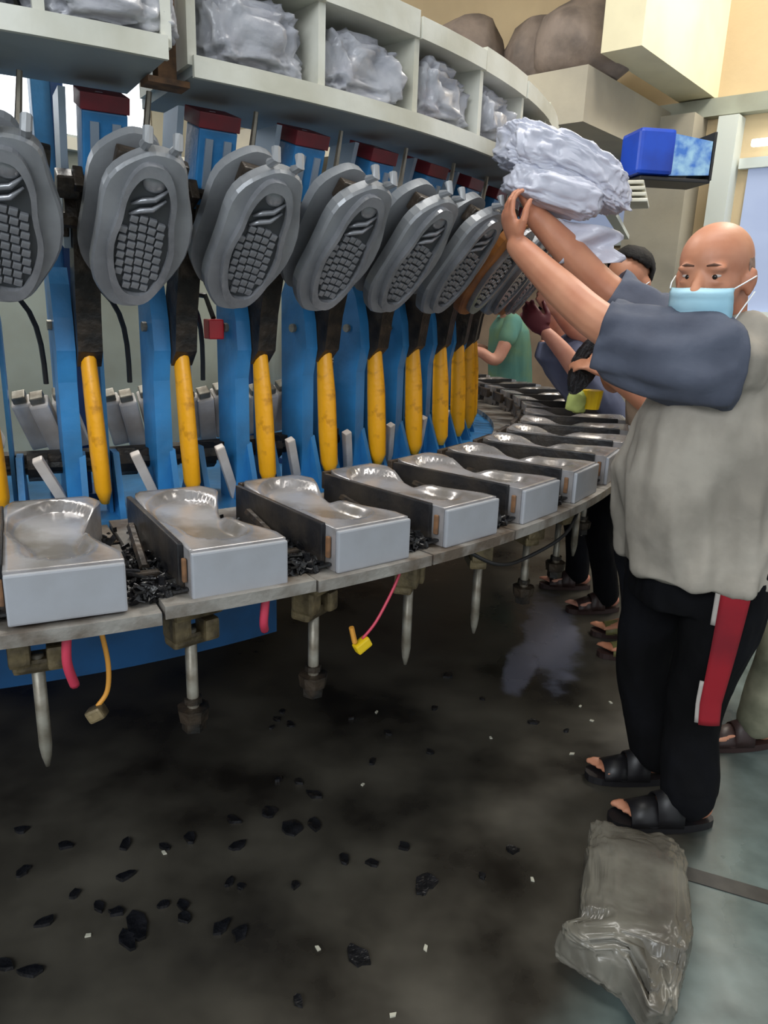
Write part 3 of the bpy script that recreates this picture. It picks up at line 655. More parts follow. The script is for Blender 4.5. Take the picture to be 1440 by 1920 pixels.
# ================================================================ PEOPLE
def cat(P, R, n=5):
    """smooth a joint chain"""
    P = [Vector(p) for p in P]; Q = []; W = []
    for i in range(len(P)-1):
        p0, p1, p2, p3 = P[max(i-1, 0)], P[i], P[i+1], P[min(i+2, len(P)-1)]
        for k in range(n):
            t = k/n; Q.append(.5*((2*p1)+(p2-p0)*t+(2*p0-5*p1+4*p2-p3)*t*t+(3*p1-p0-3*p2+p3)*t**3)); W.append(R[i]*(1-t)+R[i+1]*t)
    Q.append(P[-1]); W.append(R[-1]); return Q, W
def limb(bm, P, R, n=14, sub=4):
    Q, W = cat(P, R, sub); tube(bm, Q, W, n)
    for q, r in ((Q[0], W[0]), (Q[-1], W[-1])): ball(bm, q, (r*.98,)*3)
def ball(bm, c, r, rot=None, seg=14):
    mt = Matrix.Translation(Vector(c))
    if rot is not None: mt = mt @ rot
    bmesh.ops.create_uvsphere(bm, u_segments=seg, v_segments=seg*2//3, radius=1, matrix=mt @ Matrix.Diagonal((*r, 1)))
def rings(bm, data, heading, n=28, fold=0., seed=0., p=2.3, cap=True):
    """stack of ellipses: (centre, half depth along heading, half width), lofted"""
    h = Vector((heading[0], heading[1], 0)).normalized(); s = Vector((-h.y, h.x, 0)); R = []
    for (c, a, b_) in data:
        c = Vector(c); row = []
        for k in range(n):
            t = 2*pi*k/n; cc, ss = cos(t), sin(t); q = (abs(cc)**p+abs(ss)**p)**(-1/p)
            f = 1+fold*(nz((cc*2, ss*2, c.z*1.2), 2.2, seed)+.5*sin(9*t+c.z*8+seed))
            row.append(bm.verts.new(c+h*a*q*cc*f+s*b_*q*ss*f))
        R.append(row)
    for i in range(len(R)-1):
        for k in range(n): bm.faces.new((R[i][k], R[i][(k+1) % n], R[i+1][(k+1) % n], R[i+1][k]))
    if cap: bm.faces.new(R[0][::-1]); bm.faces.new(R[-1])
def interp(data, n=5):
    out = []
    for i in range(len(data)-1):
        c0, a0, b0 = data[i]; c1, a1, b1 = data[i+1]
        for k in range(n):
            t = k/n; t = t if False else t; out.append((Vector(c0).lerp(Vector(c1), t), a0+(a1-a0)*t, b0+(b1-b0)*t))
    out.append((Vector(data[-1][0]), data[-1][1], data[-1][2])); return out
def remesh(bm, name, m, parent, vox=.007, smooth=6, disp=0., dsc=9., seed=0.):
    bmesh.ops.recalc_face_normals(bm, faces=bm.faces)
    me = bpy.data.meshes.new('t'); bm.to_mesh(me); bm.free(); o = bpy.data.objects.new('t', me); COL.objects.link(o)
    r = o.modifiers.new('r', 'REMESH'); r.mode = 'VOXEL'; r.voxel_size = vox
    s = o.modifiers.new('s', 'SMOOTH'); s.iterations = smooth; s.factor = .5
    dg = bpy.context.evaluated_depsgraph_get(); dg.update()
    me2 = bpy.data.meshes.new_from_object(o.evaluated_get(dg)); bpy.data.objects.remove(o)
    me2.name = name
    if disp:
        nrm = [0.]*(len(me2.vertices)*3); me2.vertex_normals.foreach_get('vector', nrm)
        for v in me2.vertices:
            k3 = v.index*3; vn = Vector(nrm[k3:k3+3]); p = v.co.copy(); q = Vector((p.x*1.0+p.y*.4, p.y, p.z*.45))
            v.co = p + vn*disp*(nz(q, dsc, seed)+.5*nz(q, dsc*2.2, seed+4)-.6*abs(nz(q, dsc*.8, seed+8)))
    for p in me2.polygons: p.use_smooth = True
    return link(name, me2, m, parent)
def hand(bm, wrist, d, nrm, curl=.5, side=1, sc=1., spread=.0):
    d = Vector(d).normalized(); nrm = Vector(nrm); nrm = (nrm-d*nrm.dot(d)).normalized(); s = d.cross(nrm)*side; w_ = Vector(wrist)
    Q = [w_-d*.02*sc, w_+d*.02*sc, w_+d*.055*sc, w_+d*.09*sc]
    fr = Matrix((s, d, nrm)).transposed().to_4x4()
    ball(bm, w_+d*.05*sc, (.040*sc, .055*sc, .017*sc), fr); ball(bm, w_+d*.075*sc, (.041*sc, .025*sc, .015*sc), fr); ball(bm, w_+d*.01*sc, (.026*sc, .035*sc, .019*sc), fr)
    for k, (o_, L_) in enumerate(((-.031, .074), (-.0105, .083), (.0105, .078), (.031, .060))):
        p = w_+d*(.088-.004*abs(k-1.2))*sc+s*o_*sc; dir_ = (d+s*o_*spread*14).normalized(); P = [p-d*.015*sc, p]; R = [.0095*sc, .0093*sc]; ang = 0
        for f in (.46, .31, .23):
            ang += curl*(.9 if f == .46 else 1.15); q = dir_*cos(ang)+nrm*sin(ang); P.append(P[-1]+q*L_*f*sc); R.append(R[-1]-.0007*sc)
        tube(bm, P, R, 8); ball(bm, P[-1], (R[-1],)*3, None, 8)
    p = w_+d*.022*sc-s*.026*sc; q1 = (d*.65-s*.62+nrm*.35).normalized(); q2 = (d*.85-s*.15+nrm*.5).normalized()
    P = [p, p+q1*.038*sc, p+q1*.038*sc+q2*.032*sc, p+q1*.038*sc+q2*.032*sc+(q2+nrm*.3)*.022*sc]
    tube(bm, P, [.014*sc, .0115*sc, .0105*sc, .008*sc], 8); ball(bm, P[-1], (.008*sc,)*3, None, 8)
def foot(bm, ankle, toe, sc=1.):
    a = Vector(ankle); t = Vector(toe); d = (t-a); d.z = 0; L_ = d.length; d.normalize(); s = Vector((-d.y, d.x, 0)); fr = Matrix((d, s, Vector((0, 0, 1)))).transposed().to_4x4()
    g = Vector((a.x, a.y, 0)) - d*.03
    zb = .03
    ball(bm, g+Vector((0, 0, zb+.030))-d*.005, (.042*sc, .033*sc, .034*sc), fr)
    P = [g+Vector((0, 0, zb+.035)), g+d*.08*sc+Vector((0, 0, zb+.032)), g+d*.15*sc+Vector((0, 0, zb+.020)), g+d*.19*sc+Vector((0, 0, zb+.014))]
    tube(bm, P, [(.034*sc, .034*sc), (.036*sc, .032*sc), (.043*sc, .019*sc), (.044*sc, .012*sc)], 12)
    limb(bm, [a+Vector((0, 0, .03)), g+d*.05+Vector((0, 0, zb+.04))], [.036*sc, .03*sc], 10, 3)
    for k in range(5):
        o_ = (-.034+.017*k)*sc; L2 = (.045, .040, .036, .030, .024)[k]*sc; r_ = (.0125, .0095, .009, .0085, .008)[k]*sc
        p = g+d*(.185-.006*k)*sc+s*o_+Vector((0, 0, zb+.012)); tube(bm, [p, p+d*L2*.6+Vector((0, 0, .003)), p+d*L2], [r_, r_, r_*.8], 8); ball(bm, p+d*L2, (r_*.8,)*3, None, 8)
def sandal(name, ankle, toe, m, parent, straps=True, sc=1., cover=False, covm=None):
    a = Vector(ankle); t = Vector(toe); d = (t-a); d.z = 0; d.normalize(); s = Vector((-d.y, d.x, 0)); g = Vector((a.x, a.y, 0))-d*.03
    bm = bmesh.new(); n = 24; poly = []
    for k in range(n):
        u = 2*pi*k/n; l = (.095+.145*cos(u))*sc; wv = (.046+.008*cos(u))*sc*abs(sin(u))**.7*(1 if sin(u) > 0 else -1); q = g+d*l+s*wv; poly.append((q.x, q.y))
    prism(bm, poly, 'z', .001, .026); o = fin(bm, name, m, parent)
    if straps:
        for (l0, h_, w_) in ((.155, .056, .050), (.085, .088, .038)) if not cover else ((.13, .058, .052),):
            bm = bmesh.new(); R = []
            for k in range(11):
                u = pi*k/10; c = g+d*l0*sc+s*cos(u)*.047*sc+Vector((0, 0, .02+sin(u)*h_*sc)); R.append((c, sin(u)))
            hw = (.036 if not cover else .05)*sc
            row = [[bm.verts.new(c+d*e*hw+Vector((0, 0, -.012*e*q))) for e in (-1, 0, 1)] for c, q in R]
            for i in range(10):
                for j in range(2): bm.faces.new((row[i][j], row[i+1][j], row[i+1][j+1], row[i][j+1]))
            so_ = fin(bm, 'strap', covm or m, o, True); md = so_.modifiers.new('thickness', 'SOLIDIFY'); md.thickness = .005
    return o
def head(bm, c, face, tilt=0., sc=1.):
    """skull, jaw, nose, brow, ears, neck root; c = centre between the ears"""
    f = Vector(face).normalized(); s = Vector((0, 0, 1)).cross(f).normalized(); u = f.cross(s); fr = Matrix((f, s, u)).transposed().to_4x4(); c = Vector(c)
    def P(a, b_, g): return c+(f*a+s*b_+u*g)*sc
    ball(bm, P(-.012, 0, .040), (.100*sc, .078*sc, .082*sc), fr, 24)
    ball(bm, P(.022, 0, -.012), (.072*sc, .068*sc, .080*sc), fr, 20)
    ball(bm, P(.035, 0, -.068), (.050*sc, .046*sc, .042*sc), fr, 16)
    ball(bm, P(.062, 0, -.088), (.022*sc, .024*sc, .018*sc), fr, 12)
    for k in (-1, 1):
        ball(bm, P(.052, k*.038, -.018), (.030*sc, .024*sc, .024*sc), fr, 12)     # cheek
        ball(bm, P(.076, k*.030, .028), (.016*sc, .026*sc, .010*sc), fr, 12)      # brow
        ball(bm, P(.076, k*.030, -.002), (.012*sc, .020*sc, .007*sc), fr, 12)
        ball(bm, P(-.008, k*.078, -.010), (.018*sc, .010*sc, .032*sc), fr, 12)    # ear
        ball(bm, P(-.014, k*.085, -.002), (.019*sc, .006*sc, .024*sc), fr, 12)
        ball(bm, P(.088, k*.011, -.028), (.010*sc, .010*sc, .008*sc), fr, 10)     # nostril
    tube(bm, [P(.078, 0, .024), P(.092, 0, .0), P(.106, 0, -.020), P(.092, 0, -.033)], [.009*sc, .011*sc, .015*sc, .010*sc], 10)
    ball(bm, P(.082, 0, -.054), (.012*sc, .026*sc, .007*sc), fr, 10); ball(bm, P(.080, 0, -.066), (.012*sc, .022*sc, .007*sc), fr, 10)
    return P, fr
def face_parts(P, fr, parent, sc=1., browm=BROW, smile=True):
    for k in (-1, 1):
        bm = bmesh.new(); ball(bm, P(.074, k*.030, .012), (.011*sc, .0135*sc, .0050*sc), fr, 14); e = fin(bm, 'eye', EYE, parent, True)
        bm = bmesh.new(); ball(bm, P(.0830, k*.030+.002, .010), (.0035*sc, .0060*sc, .0055*sc), fr, 10); fin(bm, 'iris', IRIS, e, True)
        bm = bmesh.new(); tube(bm, [P(.086, k*.014, .034), P(.089, k*.030, .037), P(.076, k*.050, .031)], [.002*sc, .0035*sc, .002*sc], 6); fin(bm, 'eyebrow', browm, parent, True)
def shell_ring(P, prof, name, m, parent, th=.002):
    """cloth panel across the face: prof = rows of (forward, half width, up)"""
    bm = bmesh.new(); R = []
    for (a, hw, g) in prof:
        R.append([bm.verts.new(P(a*(1-.42*abs(t)**2.6), t*hw, g-.004*abs(t))) for t in [(-1+2*k/16) for k in range(17)]])
    for i in range(len(R)-1):
        for k in range(16): bm.faces.new((R[i][k], R[i][k+1], R[i+1][k+1], R[i+1][k]))
    o = fin(bm, name, m, parent, True); md = o.modifiers.new('thickness', 'SOLIDIFY'); md.thickness = th; md.offset = 1; return o
def mask(P, parent, sc=1.):
    rows = []; 
    for k in range(12):
        v = k/11; g = -.012-.098*v; a = .116-.020*v**2+.004*(1 if k % 3 == 1 else 0)-(.012 if k == 0 else 0)-(.016*max(0, v-.75)/.25); rows.append((a, .072-.006*abs(v-.4), g))
    o = shell_ring(P, rows, 'face_mask', MASK, parent, .0025)
    for k in (-1, 1):
        for g0, g1 in ((-.016, .004), (-.095, -.03)):
            bm = bmesh.new(); tube(bm, [P(.068, k*.072, g0), P(.035, k*.083, (g0+g1)/2), P(-.008, k*.092, g1)], .0018, 6); fin(bm, 'ear_loop', MASKW, o, True)
    return o
def trouser(par, m, waist, legs, name='trousers', vox=.009, disp=.006, heading=(-1, 0), seed=0):
    bm = bmesh.new(); rings(bm, interp(waist, 3), heading, 24)
    for P, R in legs: limb(bm, P, R, 18, 5)
    return remesh(bm, name, m, par, vox, 4, disp, 12, seed)

# ---- the bald man
p1 = empty('person', (.95, 2.08, 0)); tag(p1, 'bald man in mask and two-tone grey shirt lifting a bag to the shelf', 'person')
I1 = Matrix.Translation(-p1.location)
def done(root):
    bpy.context.view_layer.update()
    inv = Matrix.Translation(-root.location)
    for ch in root.children:
        ch.matrix_parent_inverse = inv
HD = (-1, .12)
bm = bmesh.new()
P, fr = head(bm, (.836, 2.03, 1.598), (-.66, -.74, -.14), 0, 1.12)
limb(bm, [(.885, 2.07, 1.56), (.90, 2.09, 1.50), (.915, 2.11, 1.42)], [.062, .062, .075])
rings(bm, interp([((.93, 2.12, .80), .14, .17), ((.92, 2.12, 1.0), .17, .175), ((.92, 2.12, 1.2), .16, .18), ((.92, 2.12, 1.38), .125, .19), ((.92, 2.12, 1.47), .07, .12)], 4), HD)
limb(bm, [(.91, 2.00, 1.38), (.80, 1.985, 1.40), (.72, 2.00, 1.42), (.59, 2.09, 1.465), (.475, 2.19, 1.565), (.36, 2.28, 1.68)], [.060, .060, .060, .056, .050, .034])
limb(bm, [(.89, 2.29, 1.41), (.78, 2.34, 1.49), (.65, 2.38, 1.575), (.53, 2.38, 1.68), (.42, 2.38, 1.775)], [.066, .058, .052, .047, .033])
hand(bm, (.36, 2.28, 1.68), (-.30, .15, .75), (.75, .25, .25), .45, 1, 1.05, .2)
hand(bm, (.42, 2.38, 1.775), (-.45, -.1, .65), (.8, -.3, .35), .45, -1, 1.05, .2)
LEGN = [(.99, 1.99, .84), (.985, 2.00, .62), (.965, 2.02, .43), (.965, 2.02, .25), (.955, 1.95, .085)]
LEGF = [(.91, 2.21, .84), (.89, 2.22, .62), (.865, 2.22, .43), (.885, 2.20, .25), (.925, 2.165, .085)]
limb(bm, LEGN, [.085, .075, .055, .052, .036]); limb(bm, LEGF, [.085, .075, .055, .052, .036])
foot(bm, (.955, 1.945, .06), (.70, 1.935, 0), 1.06); foot(bm, (.925, 2.165, .06), (.72, 2.16, 0), 1.02)
remesh(bm, 'body', SKIN, p1, .0055, 5)
face_parts(P, fr, p1, 1.12)
mk = mask(P, p1)
bm = bmesh.new()   # cropped hair at the sides and back
R = []
for j in range(9):
    g = -.03+.012*j
    R.append([bm.verts.new(P(-.012+.1035*cos(t)*(1-.25*(j/8)**3), .0815*sin(t)*(1-.12*(j/8)**3), g)) for t in [radians(82+196*k/26) for k in range(27)]])
for j in range(8):
    for k in range(26): bm.faces.new((R[j][k], R[j][k+1], R[j+1][k+1], R[j+1][k]))
o = fin(bm, 'cropped_hair', STUB, p1, True); md = o.modifiers.new('thickness', 'SOLIDIFY'); md.thickness = .003
# shirt body
bm = bmesh.new()
rings(bm, interp([((.945, 2.12, .775), .215, .255), ((.93, 2.12, .90), .228, .245), ((.92, 2.12, 1.05), .230, .225), ((.935, 2.12, 1.2), .215, .215), ((.945, 2.12, 1.32), .185, .205), ((.94, 2.12, 1.40), .135, .20), ((.92, 2.115, 1.465), .075, .13), ((.905, 2.10, 1.495), .066, .075)], 5), HD, 36, .045, 3.)
limb(bm, [(.96, 2.03, 1.385), (.90, 1.985, 1.39)], [.105, .112])
remesh(bm, 'shirt', SHIRT, p1, .009, 3, .034, 8, 2.)
def sleeve(pts, seed=3, name='sleeve'):
    """rings given by centre, direction and half sizes (vertical, across)"""
    bm = bmesh.new(); R = []; n = 40; D = []
    for i in range(len(pts)-1):
        for k in range(6):
            t = k/6; D.append(tuple(Vector(a).lerp(Vector(b_), t) if isinstance(a, tuple) else a*(1-t)+b_*t for a, b_ in zip(pts[i], pts[i+1])))
    D.append((Vector(pts[-1][0]), Vector(pts[-1][1]), pts[-1][2], pts[-1][3]))
    for i, (c, d_, hv, ha) in enumerate(D):
        d_ = d_.normalized(); a = d_.cross(Vector((0, 0, 1))).normalized(); b_ = a.cross(d_); row = []
        for k in range(n):
            t = 2*pi*k/n; q = (abs(cos(t))**2.4+abs(sin(t))**2.4)**(-1/2.4); f = 1+.065*sin(4*t+i*.25+seed)+.05*sin(9*t-i*.35)*min(1, i/8)+.05*nz((cos(t)*2, sin(t)*2, i*.12), 1.5, seed)
            row.append(bm.verts.new(c+a*ha*cos(t)*q*f+b_*hv*sin(t)*q*f))
        R.append(row)
    for i in range(len(R)-1):
        for k in range(n): bm.faces.new((R[i][k], R[i][(k+1) % n], R[i+1][(k+1) % n], R[i+1][k]))
    o = fin(bm, name, SLATE, p1, True); md = o.modifiers.new('thickness', 'SOLIDIFY'); md.thickness = .004
    return o
sleeve([((.868, 1.975, 1.392), (-1, -.1, -.1), .122, .122), ((.845, 1.97, 1.390), (-1, -.05, -.1), .124, .120), ((.80, 1.97, 1.388), (-1, .15, 0), .122, .108), ((.70, 2.01, 1.402), (-1, .35, .1), .110, .092), ((.615, 2.07, 1.432), (-1, .45, .2), .098, .082), ((.585, 2.09, 1.445), (-1, .5, .25), .094, .080)])
sleeve([((.90, 2.20, 1.47), (-.6, .3, -.2), .075, .10), ((.86, 2.27, 1.43), (-1, .2, 0), .120, .11), ((.78, 2.33, 1.46), (-1, .3, .3), .108, .092), ((.70, 2.36, 1.52), (-1, .2, .5), .088, .078), ((.66, 2.375, 1.55), (-1, .1, .6), .084, .074)], 8)
tr = trouser(p1, BLKC, [((.925, 2.115, .68), .16, .185), ((.92, 2.115, .80), .165, .185), ((.92, 2.115, .92), .15, .17)],
        [([(1.0, 2.0, .80), (.985, 2.00, .62), (.965, 2.02, .43), (.965, 2.02, .28), (.955, 1.955, .11)], [.115, .112, .092, .085, .088]),
         ([(.90, 2.21, .80), (.885, 2.22, .62), (.865, 2.22, .43), (.885, 2.20, .28), (.925, 2.165, .12)], [.125, .110, .090, .082, .082])], 'trousers', .008, .010, HD, 6)
bm = bmesh.new(); rows = []
for k in range(26):
    z = .80-.44*k/25; q = LEGN; cxl = 1.0+(.967-1.0)*min(1, (.80-z)/.37); cyl = 2.0+.02*min(1, (.8-z)/.37); rr_ = .126-.028*min(1, (.80-z)/.37)+.011
    a0, a1 = radians(-108-38*(z-.36)), radians(-76-38*(z-.36))
    rows.append([bm.verts.new((cxl+rr_*cos(a0+(a1-a0)*j/6), cyl+rr_*sin(a0+(a1-a0)*j/6), z)) for j in range(7)])
for i in range(25):
    for j in range(6): bm.faces.new((rows[i][j], rows[i][j+1], rows[i+1][j+1], rows[i+1][j]))
for z0_, z1_ in ((.80, .68), (.50, .365)):      # pale piping along the front of the stripe
    b2 = bmesh.new(); rr2 = []
    for k in range(8):
        z = z0_+(z1_-z0_)*k/7; cxl = 1.0+(.967-1.0)*min(1, (.80-z)/.37); cyl = 2.0+.02*min(1, (.8-z)/.37); rr_ = .126-.028*min(1, (.80-z)/.37)+.010
        a0 = radians(-108-38*(z-.36)); rr2.append([b2.verts.new((cxl+rr_*cos(a0-.10+.10*j/3), cyl+rr_*sin(a0-.10+.10*j/3), z)) for j in range(4)])
    for i in range(7):
        for j in range(3): b2.faces.new((rr2[i][j], rr2[i][j+1], rr2[i+1][j+1], rr2[i+1][j]))
    o2 = fin(b2, 'piping', PIPE, tr, True); md = o2.modifiers.new('thickness', 'SOLIDIFY'); md.thickness = .005; md.offset = 0
o = fin(bm, 'red_stripe', REDC, tr, True); md = o.modifiers.new('thickness', 'SOLIDIFY'); md.thickness = .005; md.offset = 0
sandal('sandal', (.955, 1.945, 0), (.70, 1.935, 0), SAND, p1, sc=1.12); sandal('sandal', (.925, 2.165, 0), (.72, 2.16, 0), SAND, p1, sc=1.05)
done(p1)

def simple_person(loc, lab, heading, headc, headface, neck, torso, shirtm, arms, legs, legm, feet, shoe, skin=SKIN2, hair=True, hasmask=False, sleeves=None, hands=(), vox=.008, glove=None, cover=None):
    root = empty('person', loc); tag(root, lab, 'person')
    bm = bmesh.new(); P, fr = head(bm, headc, headface)
    limb(bm, neck, [.055, .056, .065])
    rings(bm, interp([(c, a*.86, b_*.88) for c, a, b_ in torso], 4), heading)
    for q, r in arms: limb(bm, q, r)
    for q in hands: hand(bm, *q)
    for q in legs: limb(bm, q, [.085, .07, .055, .05, .036])
    for a, t in feet: foot(bm, (a[0], a[1], .06), t)
    remesh(bm, 'body', skin, root, vox, 4)
    face_parts(P, fr, root, 1, HAIR)
    if hasmask: mask(P, root)
    if hair:
        bm = bmesh.new(); bmesh.ops.create_icosphere(bm, subdivisions=4, radius=1)
        bmesh.ops.delete(bm, geom=[v for v in bm.verts if v.co.z*.8 - v.co.x*.9 < (.02 if v.co.x > 0 else -.30)], context='VERTS')
        for v in bm.verts:
            k = 1+.05*nz(v.co, 4)+.03*nz(v.co, 11); v.co = P(-.018+v.co.x*.108*k, v.co.y*.087*k, .044+v.co.z*.093*k)
        o = fin(bm, 'hair', HAIR, root, True); md = o.modifiers.new('thickness', 'SOLIDIFY'); md.thickness = .006
    bm = bmesh.new(); rings(bm, interp(torso, 4), heading, 30, .03, 1.5)
    for q, r in (sleeves or []): limb(bm, q, r, 16)
    remesh(bm, 'shirt', shirtm, root, .011, 3, .010, 9, 5.)
    bm = bmesh.new(); hp = torso[0]
    rings(bm, interp([(Vector(hp[0])+Vector((0, 0, -.10)), hp[1]*.9, hp[2]*.95), (Vector(hp[0])+Vector((0, 0, .08)), hp[1]*.9, hp[2]*.95)], 3), heading)
    for q in legs: limb(bm, q, [.11, .095, .075, .07, .066], 16)
    remesh(bm, 'trousers', legm, root, .011, 3, .008, 12, 3.)
    for a, t in feet: sandal('sandal', (a[0], a[1], 0), t, shoe, root, cover=bool(cover), covm=cover)
    if glove:
        bm = bmesh.new(); hand(bm, *glove); remesh(bm, 'glove', GLOVE, root, .006, 3)
    done(root); return root
# ---- black-haired man in a mask, working at the rim
simple_person((1.20, 3.16, 0), 'black-haired man in a pale mask working behind the bald man', (-1, -.1),
    (.955, 3.15, 1.620), (-.72, -.62, -.32), [(.99, 3.16, 1.57), (1.06, 3.17, 1.51), (1.09, 3.17, 1.44)],
    [((1.20, 3.17, .84), .14, .18), ((1.19, 3.17, 1.0), .14, .18), ((1.15, 3.17, 1.2), .14, .19), ((1.11, 3.17, 1.38), .12, .20), ((1.08, 3.17, 1.47), .07, .12)], BEIGES,
    [([(1.10, 3.0, 1.40), (1.06, 2.92, 1.25), (1.03, 2.90, 1.16), (.94, 2.94, 1.22), (.86, 2.98, 1.27)], [.055, .047, .042, .038, .027]),
     ([(1.10, 3.33, 1.40), (1.05, 3.36, 1.27), (1.0, 3.33, 1.20), (.93, 3.22, 1.27), (.87, 3.12, 1.33)], [.055, .047, .042, .038, .027])],
    [[(1.19, 3.08, .84), (1.17, 3.07, .62), (1.13, 3.06, .44), (1.17, 3.07, .26), (1.20, 3.08, .09)], [(1.22, 3.27, .84), (1.2, 3.29, .62), (1.16, 3.30, .44), (1.2, 3.30, .26), (1.23, 3.31, .09)]], NAVC,
    [((1.20, 3.08), (1.0, 3.08, 0)), ((1.23, 3.31), (1.03, 3.31, 0))], SANDB, SKIN, True, True,
    [([(1.10, 3.0, 1.41), (1.075, 2.95, 1.31)], [.075, .068]), ([(1.10, 3.33, 1.41), (1.07, 3.36, 1.31)], [.075, .068])],
    [((.86, 2.98, 1.27), (-.8, .1, .35), (0, .4, -.8), .45, 1, 1.), ((.87, 3.12, 1.33), (-.8, -.25, .1), (0, -.5, -.8), .45, -1, 1.)], cover=OLVS)
wk = empty('black_work_piece', (.79, 3.04, 1.30)); tag(wk, 'black rubber sole held in the hands of the black-haired man', 'sole')
bm = bmesh.new(); 
prism(bm, [(.05*cos(2*pi*k/20)*(1+.2*cos(4*pi*k/20)), .13*sin(2*pi*k/20)) for k in range(20)], 'y', -.012, .012); o = fin(bm, 'sole', RUB, wk); o.rotation_euler = (0, .4, .3)
yc = empty('yellow_cup', (.88, 3.22, 1.10)); tag(yc, 'yellow cup with a pale green rag on the rim below working hands', 'cup')
bm = bmesh.new(); tube(bm, [(0, 0, 0), (0, 0, .05), (0, 0, .08)], [.034, .042, .045], 16); fin(bm, 'cup', YELP, yc)
bm = crumple(.05, .03, .055, 8, 3, .3, .8, .1); o = fin(bm, 'rag', LIME, yc, True); o.location = (-.06, 0, .03)
# ---- person in slate shirt bending over the moulds
simple_person((1.16, 3.78, 0), 'person in a slate blue shirt bending over the moulds with a dark red glove', (-1, -.05),
    (.86, 3.92, 1.44), (-.85, -.1, -.6), [(.88, 3.86, 1.41), (.90, 3.82, 1.38), (.93, 3.80, 1.34)],
    [((1.17, 3.76, .86), .13, .17), ((1.10, 3.76, 1.0), .14, .18), ((.98, 3.76, 1.15), .15, .19), ((.86, 3.77, 1.28), .13, .2), ((.82, 3.78, 1.36), .08, .13)], SLATE2,
    [([(.86, 3.60, 1.32), (.88, 3.5, 1.25), (.86, 3.42, 1.24), (.78, 3.42, 1.33), (.70, 3.44, 1.41)], [.055, .05, .045, .04, .028]),
     ([(.86, 3.92, 1.32), (.92, 3.80, 1.40), (.93, 3.62, 1.38), (.84, 3.56, 1.43), (.76, 3.52, 1.50)], [.055, .05, .042, .038, .027])],
    [[(1.16, 3.66, .86), (1.14, 3.64, .64), (1.10, 3.62, .45), (1.14, 3.62, .27), (1.17, 3.61, .09)], [(1.18, 3.88, .86), (1.14, 3.90, .64), (1.06, 3.92, .45), (1.08, 3.93, .27), (1.10, 3.93, .09)]], BLKC,
    [((1.17, 3.61), (.97, 3.58, 0)), ((1.10, 3.93), (.88, 3.93, 0))], SANDB, SKIN2, True, False,
    [([(.86, 3.62, 1.33), (.875, 3.54, 1.28)], [.075, .065])],
    [((.76, 3.52, 1.50), (-.6, -.1, .5), (.5, -.1, -.4), .4, -1, 1.)], glove=((.70, 3.44, 1.41), (-.5, .1, .5), (.5, .3, -.3), .5, 1, 1.15))
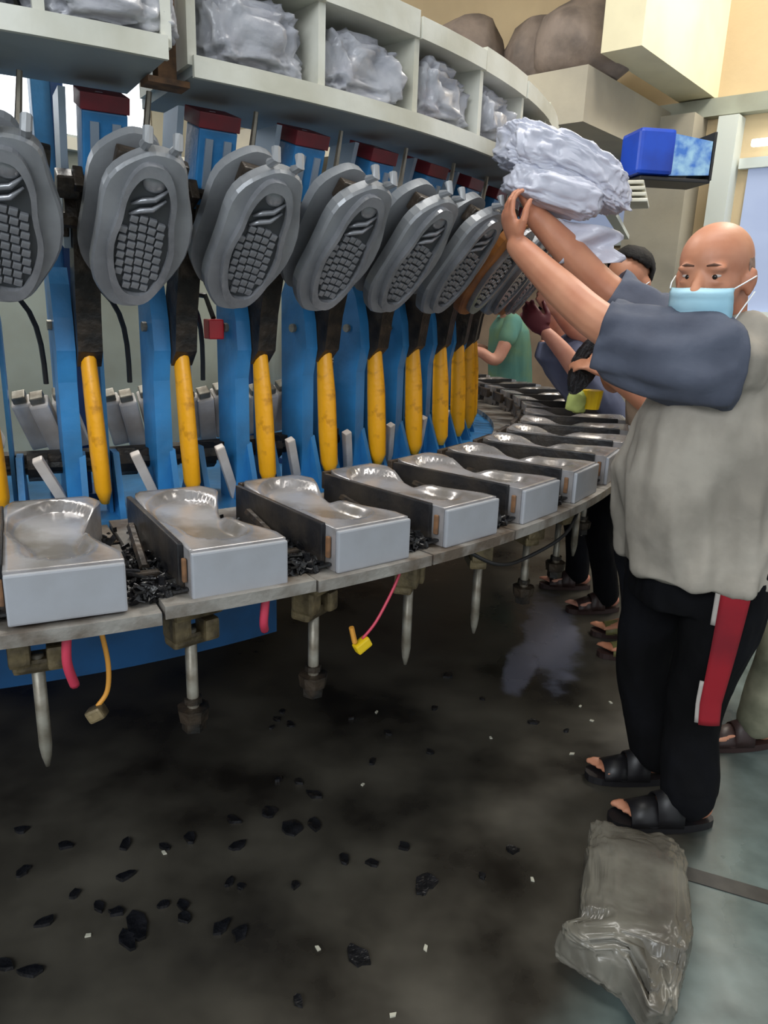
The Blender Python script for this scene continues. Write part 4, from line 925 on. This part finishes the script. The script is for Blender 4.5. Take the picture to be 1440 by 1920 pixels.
# ---- teal person on the far side
simple_person((1.02, 5.72, 0), 'distant person in teal clothing across the table, left of the bending worker', (-1, -.3),
    (.80, 5.66, 1.58), (-.8, -.5, -.3), [(.83, 5.67, 1.53), (.86, 5.69, 1.48), (.88, 5.7, 1.42)],
    [((.94, 5.72, .84), .15, .2), ((.92, 5.72, 1.0), .15, .2), ((.90, 5.72, 1.2), .15, .2), ((.89, 5.72, 1.36), .13, .2), ((.88, 5.72, 1.45), .07, .12)], TEAL,
    [([(.88, 5.53, 1.40), (.82, 5.45, 1.25), (.76, 5.42, 1.15), (.66, 5.42, 1.2), (.58, 5.42, 1.22)], [.055, .05, .042, .038, .027]),
     ([(.88, 5.9, 1.40), (.86, 5.98, 1.25), (.82, 5.98, 1.15), (.72, 5.92, 1.2), (.64, 5.88, 1.22)], [.055, .05, .042, .038, .027])],
    [[(.96, 5.62, .84), (.97, 5.62, .62), (.96, 5.62, .44), (1.0, 5.62, .26), (1.02, 5.62, .09)], [(.98, 5.82, .84), (.99, 5.82, .62), (.98, 5.82, .44), (1.02, 5.82, .26), (1.04, 5.82, .09)]], NAVC,
    [((1.02, 5.62), (.8, 5.62, 0)), ((1.04, 5.82), (.82, 5.82, 0))], SAND, SKIN2, True, False,
    [([(.88, 5.53, 1.41), (.84, 5.47, 1.30)], [.075, .068]), ([(.88, 5.9, 1.41), (.865, 5.96, 1.30)], [.075, .068])],
    [((.58, 5.42, 1.22), (-1, 0, .1), (0, 0, -1), .4, 1, 1.), ((.64, 5.88, 1.22), (-1, -.1, .1), (0, 0, -1), .4, -1, 1.)], .009)
# ---- person in olive trousers, mostly cut by the right edge
simple_person((1.50, 2.42, 0), 'person in pale olive baggy trousers standing behind the bald man at right edge', (-1, 0),
    (1.62, 2.46, 1.60), (-.9, .3, -.1), [(1.62, 2.45, 1.56), (1.62, 2.45, 1.50), (1.62, 2.45, 1.43)],
    [((1.60, 2.45, .84), .13, .17), ((1.60, 2.45, 1.0), .13, .17), ((1.61, 2.45, 1.2), .13, .18), ((1.62, 2.45, 1.36), .12, .19), ((1.62, 2.45, 1.46), .07, .12)], SLATE2,
    [([(1.62, 2.27, 1.40), (1.64, 2.22, 1.2), (1.64, 2.2, 1.1), (1.62, 2.2, .98), (1.60, 2.2, .88)], [.055, .05, .042, .038, .027]),
     ([(1.62, 2.62, 1.40), (1.64, 2.67, 1.2), (1.64, 2.7, 1.1), (1.62, 2.7, .98), (1.60, 2.7, .88)], [.055, .05, .042, .038, .027])],
    [[(1.56, 2.38, .84), (1.50, 2.38, .62), (1.42, 2.38, .44), (1.39, 2.39, .27), (1.37, 2.39, .10)], [(1.62, 2.55, .84), (1.62, 2.56, .62), (1.60, 2.56, .44), (1.64, 2.56, .26), (1.68, 2.56, .09)]], OLIV,
    [((1.37, 2.39), (1.17, 2.37, 0)), ((1.68, 2.56), (1.48, 2.56, 0))], SANDB, SKIN, True, False,
    [([(1.62, 2.27, 1.41), (1.635, 2.23, 1.28)], [.075, .068]), ([(1.62, 2.62, 1.41), (1.635, 2.66, 1.28)], [.075, .068])],
    [((1.60, 2.2, .88), (0, 0, -1), (-.2, 1, 0), .25, 1, 1.), ((1.60, 2.7, .88), (0, 0, -1), (-.2, -1, 0), .25, -1, 1.)])
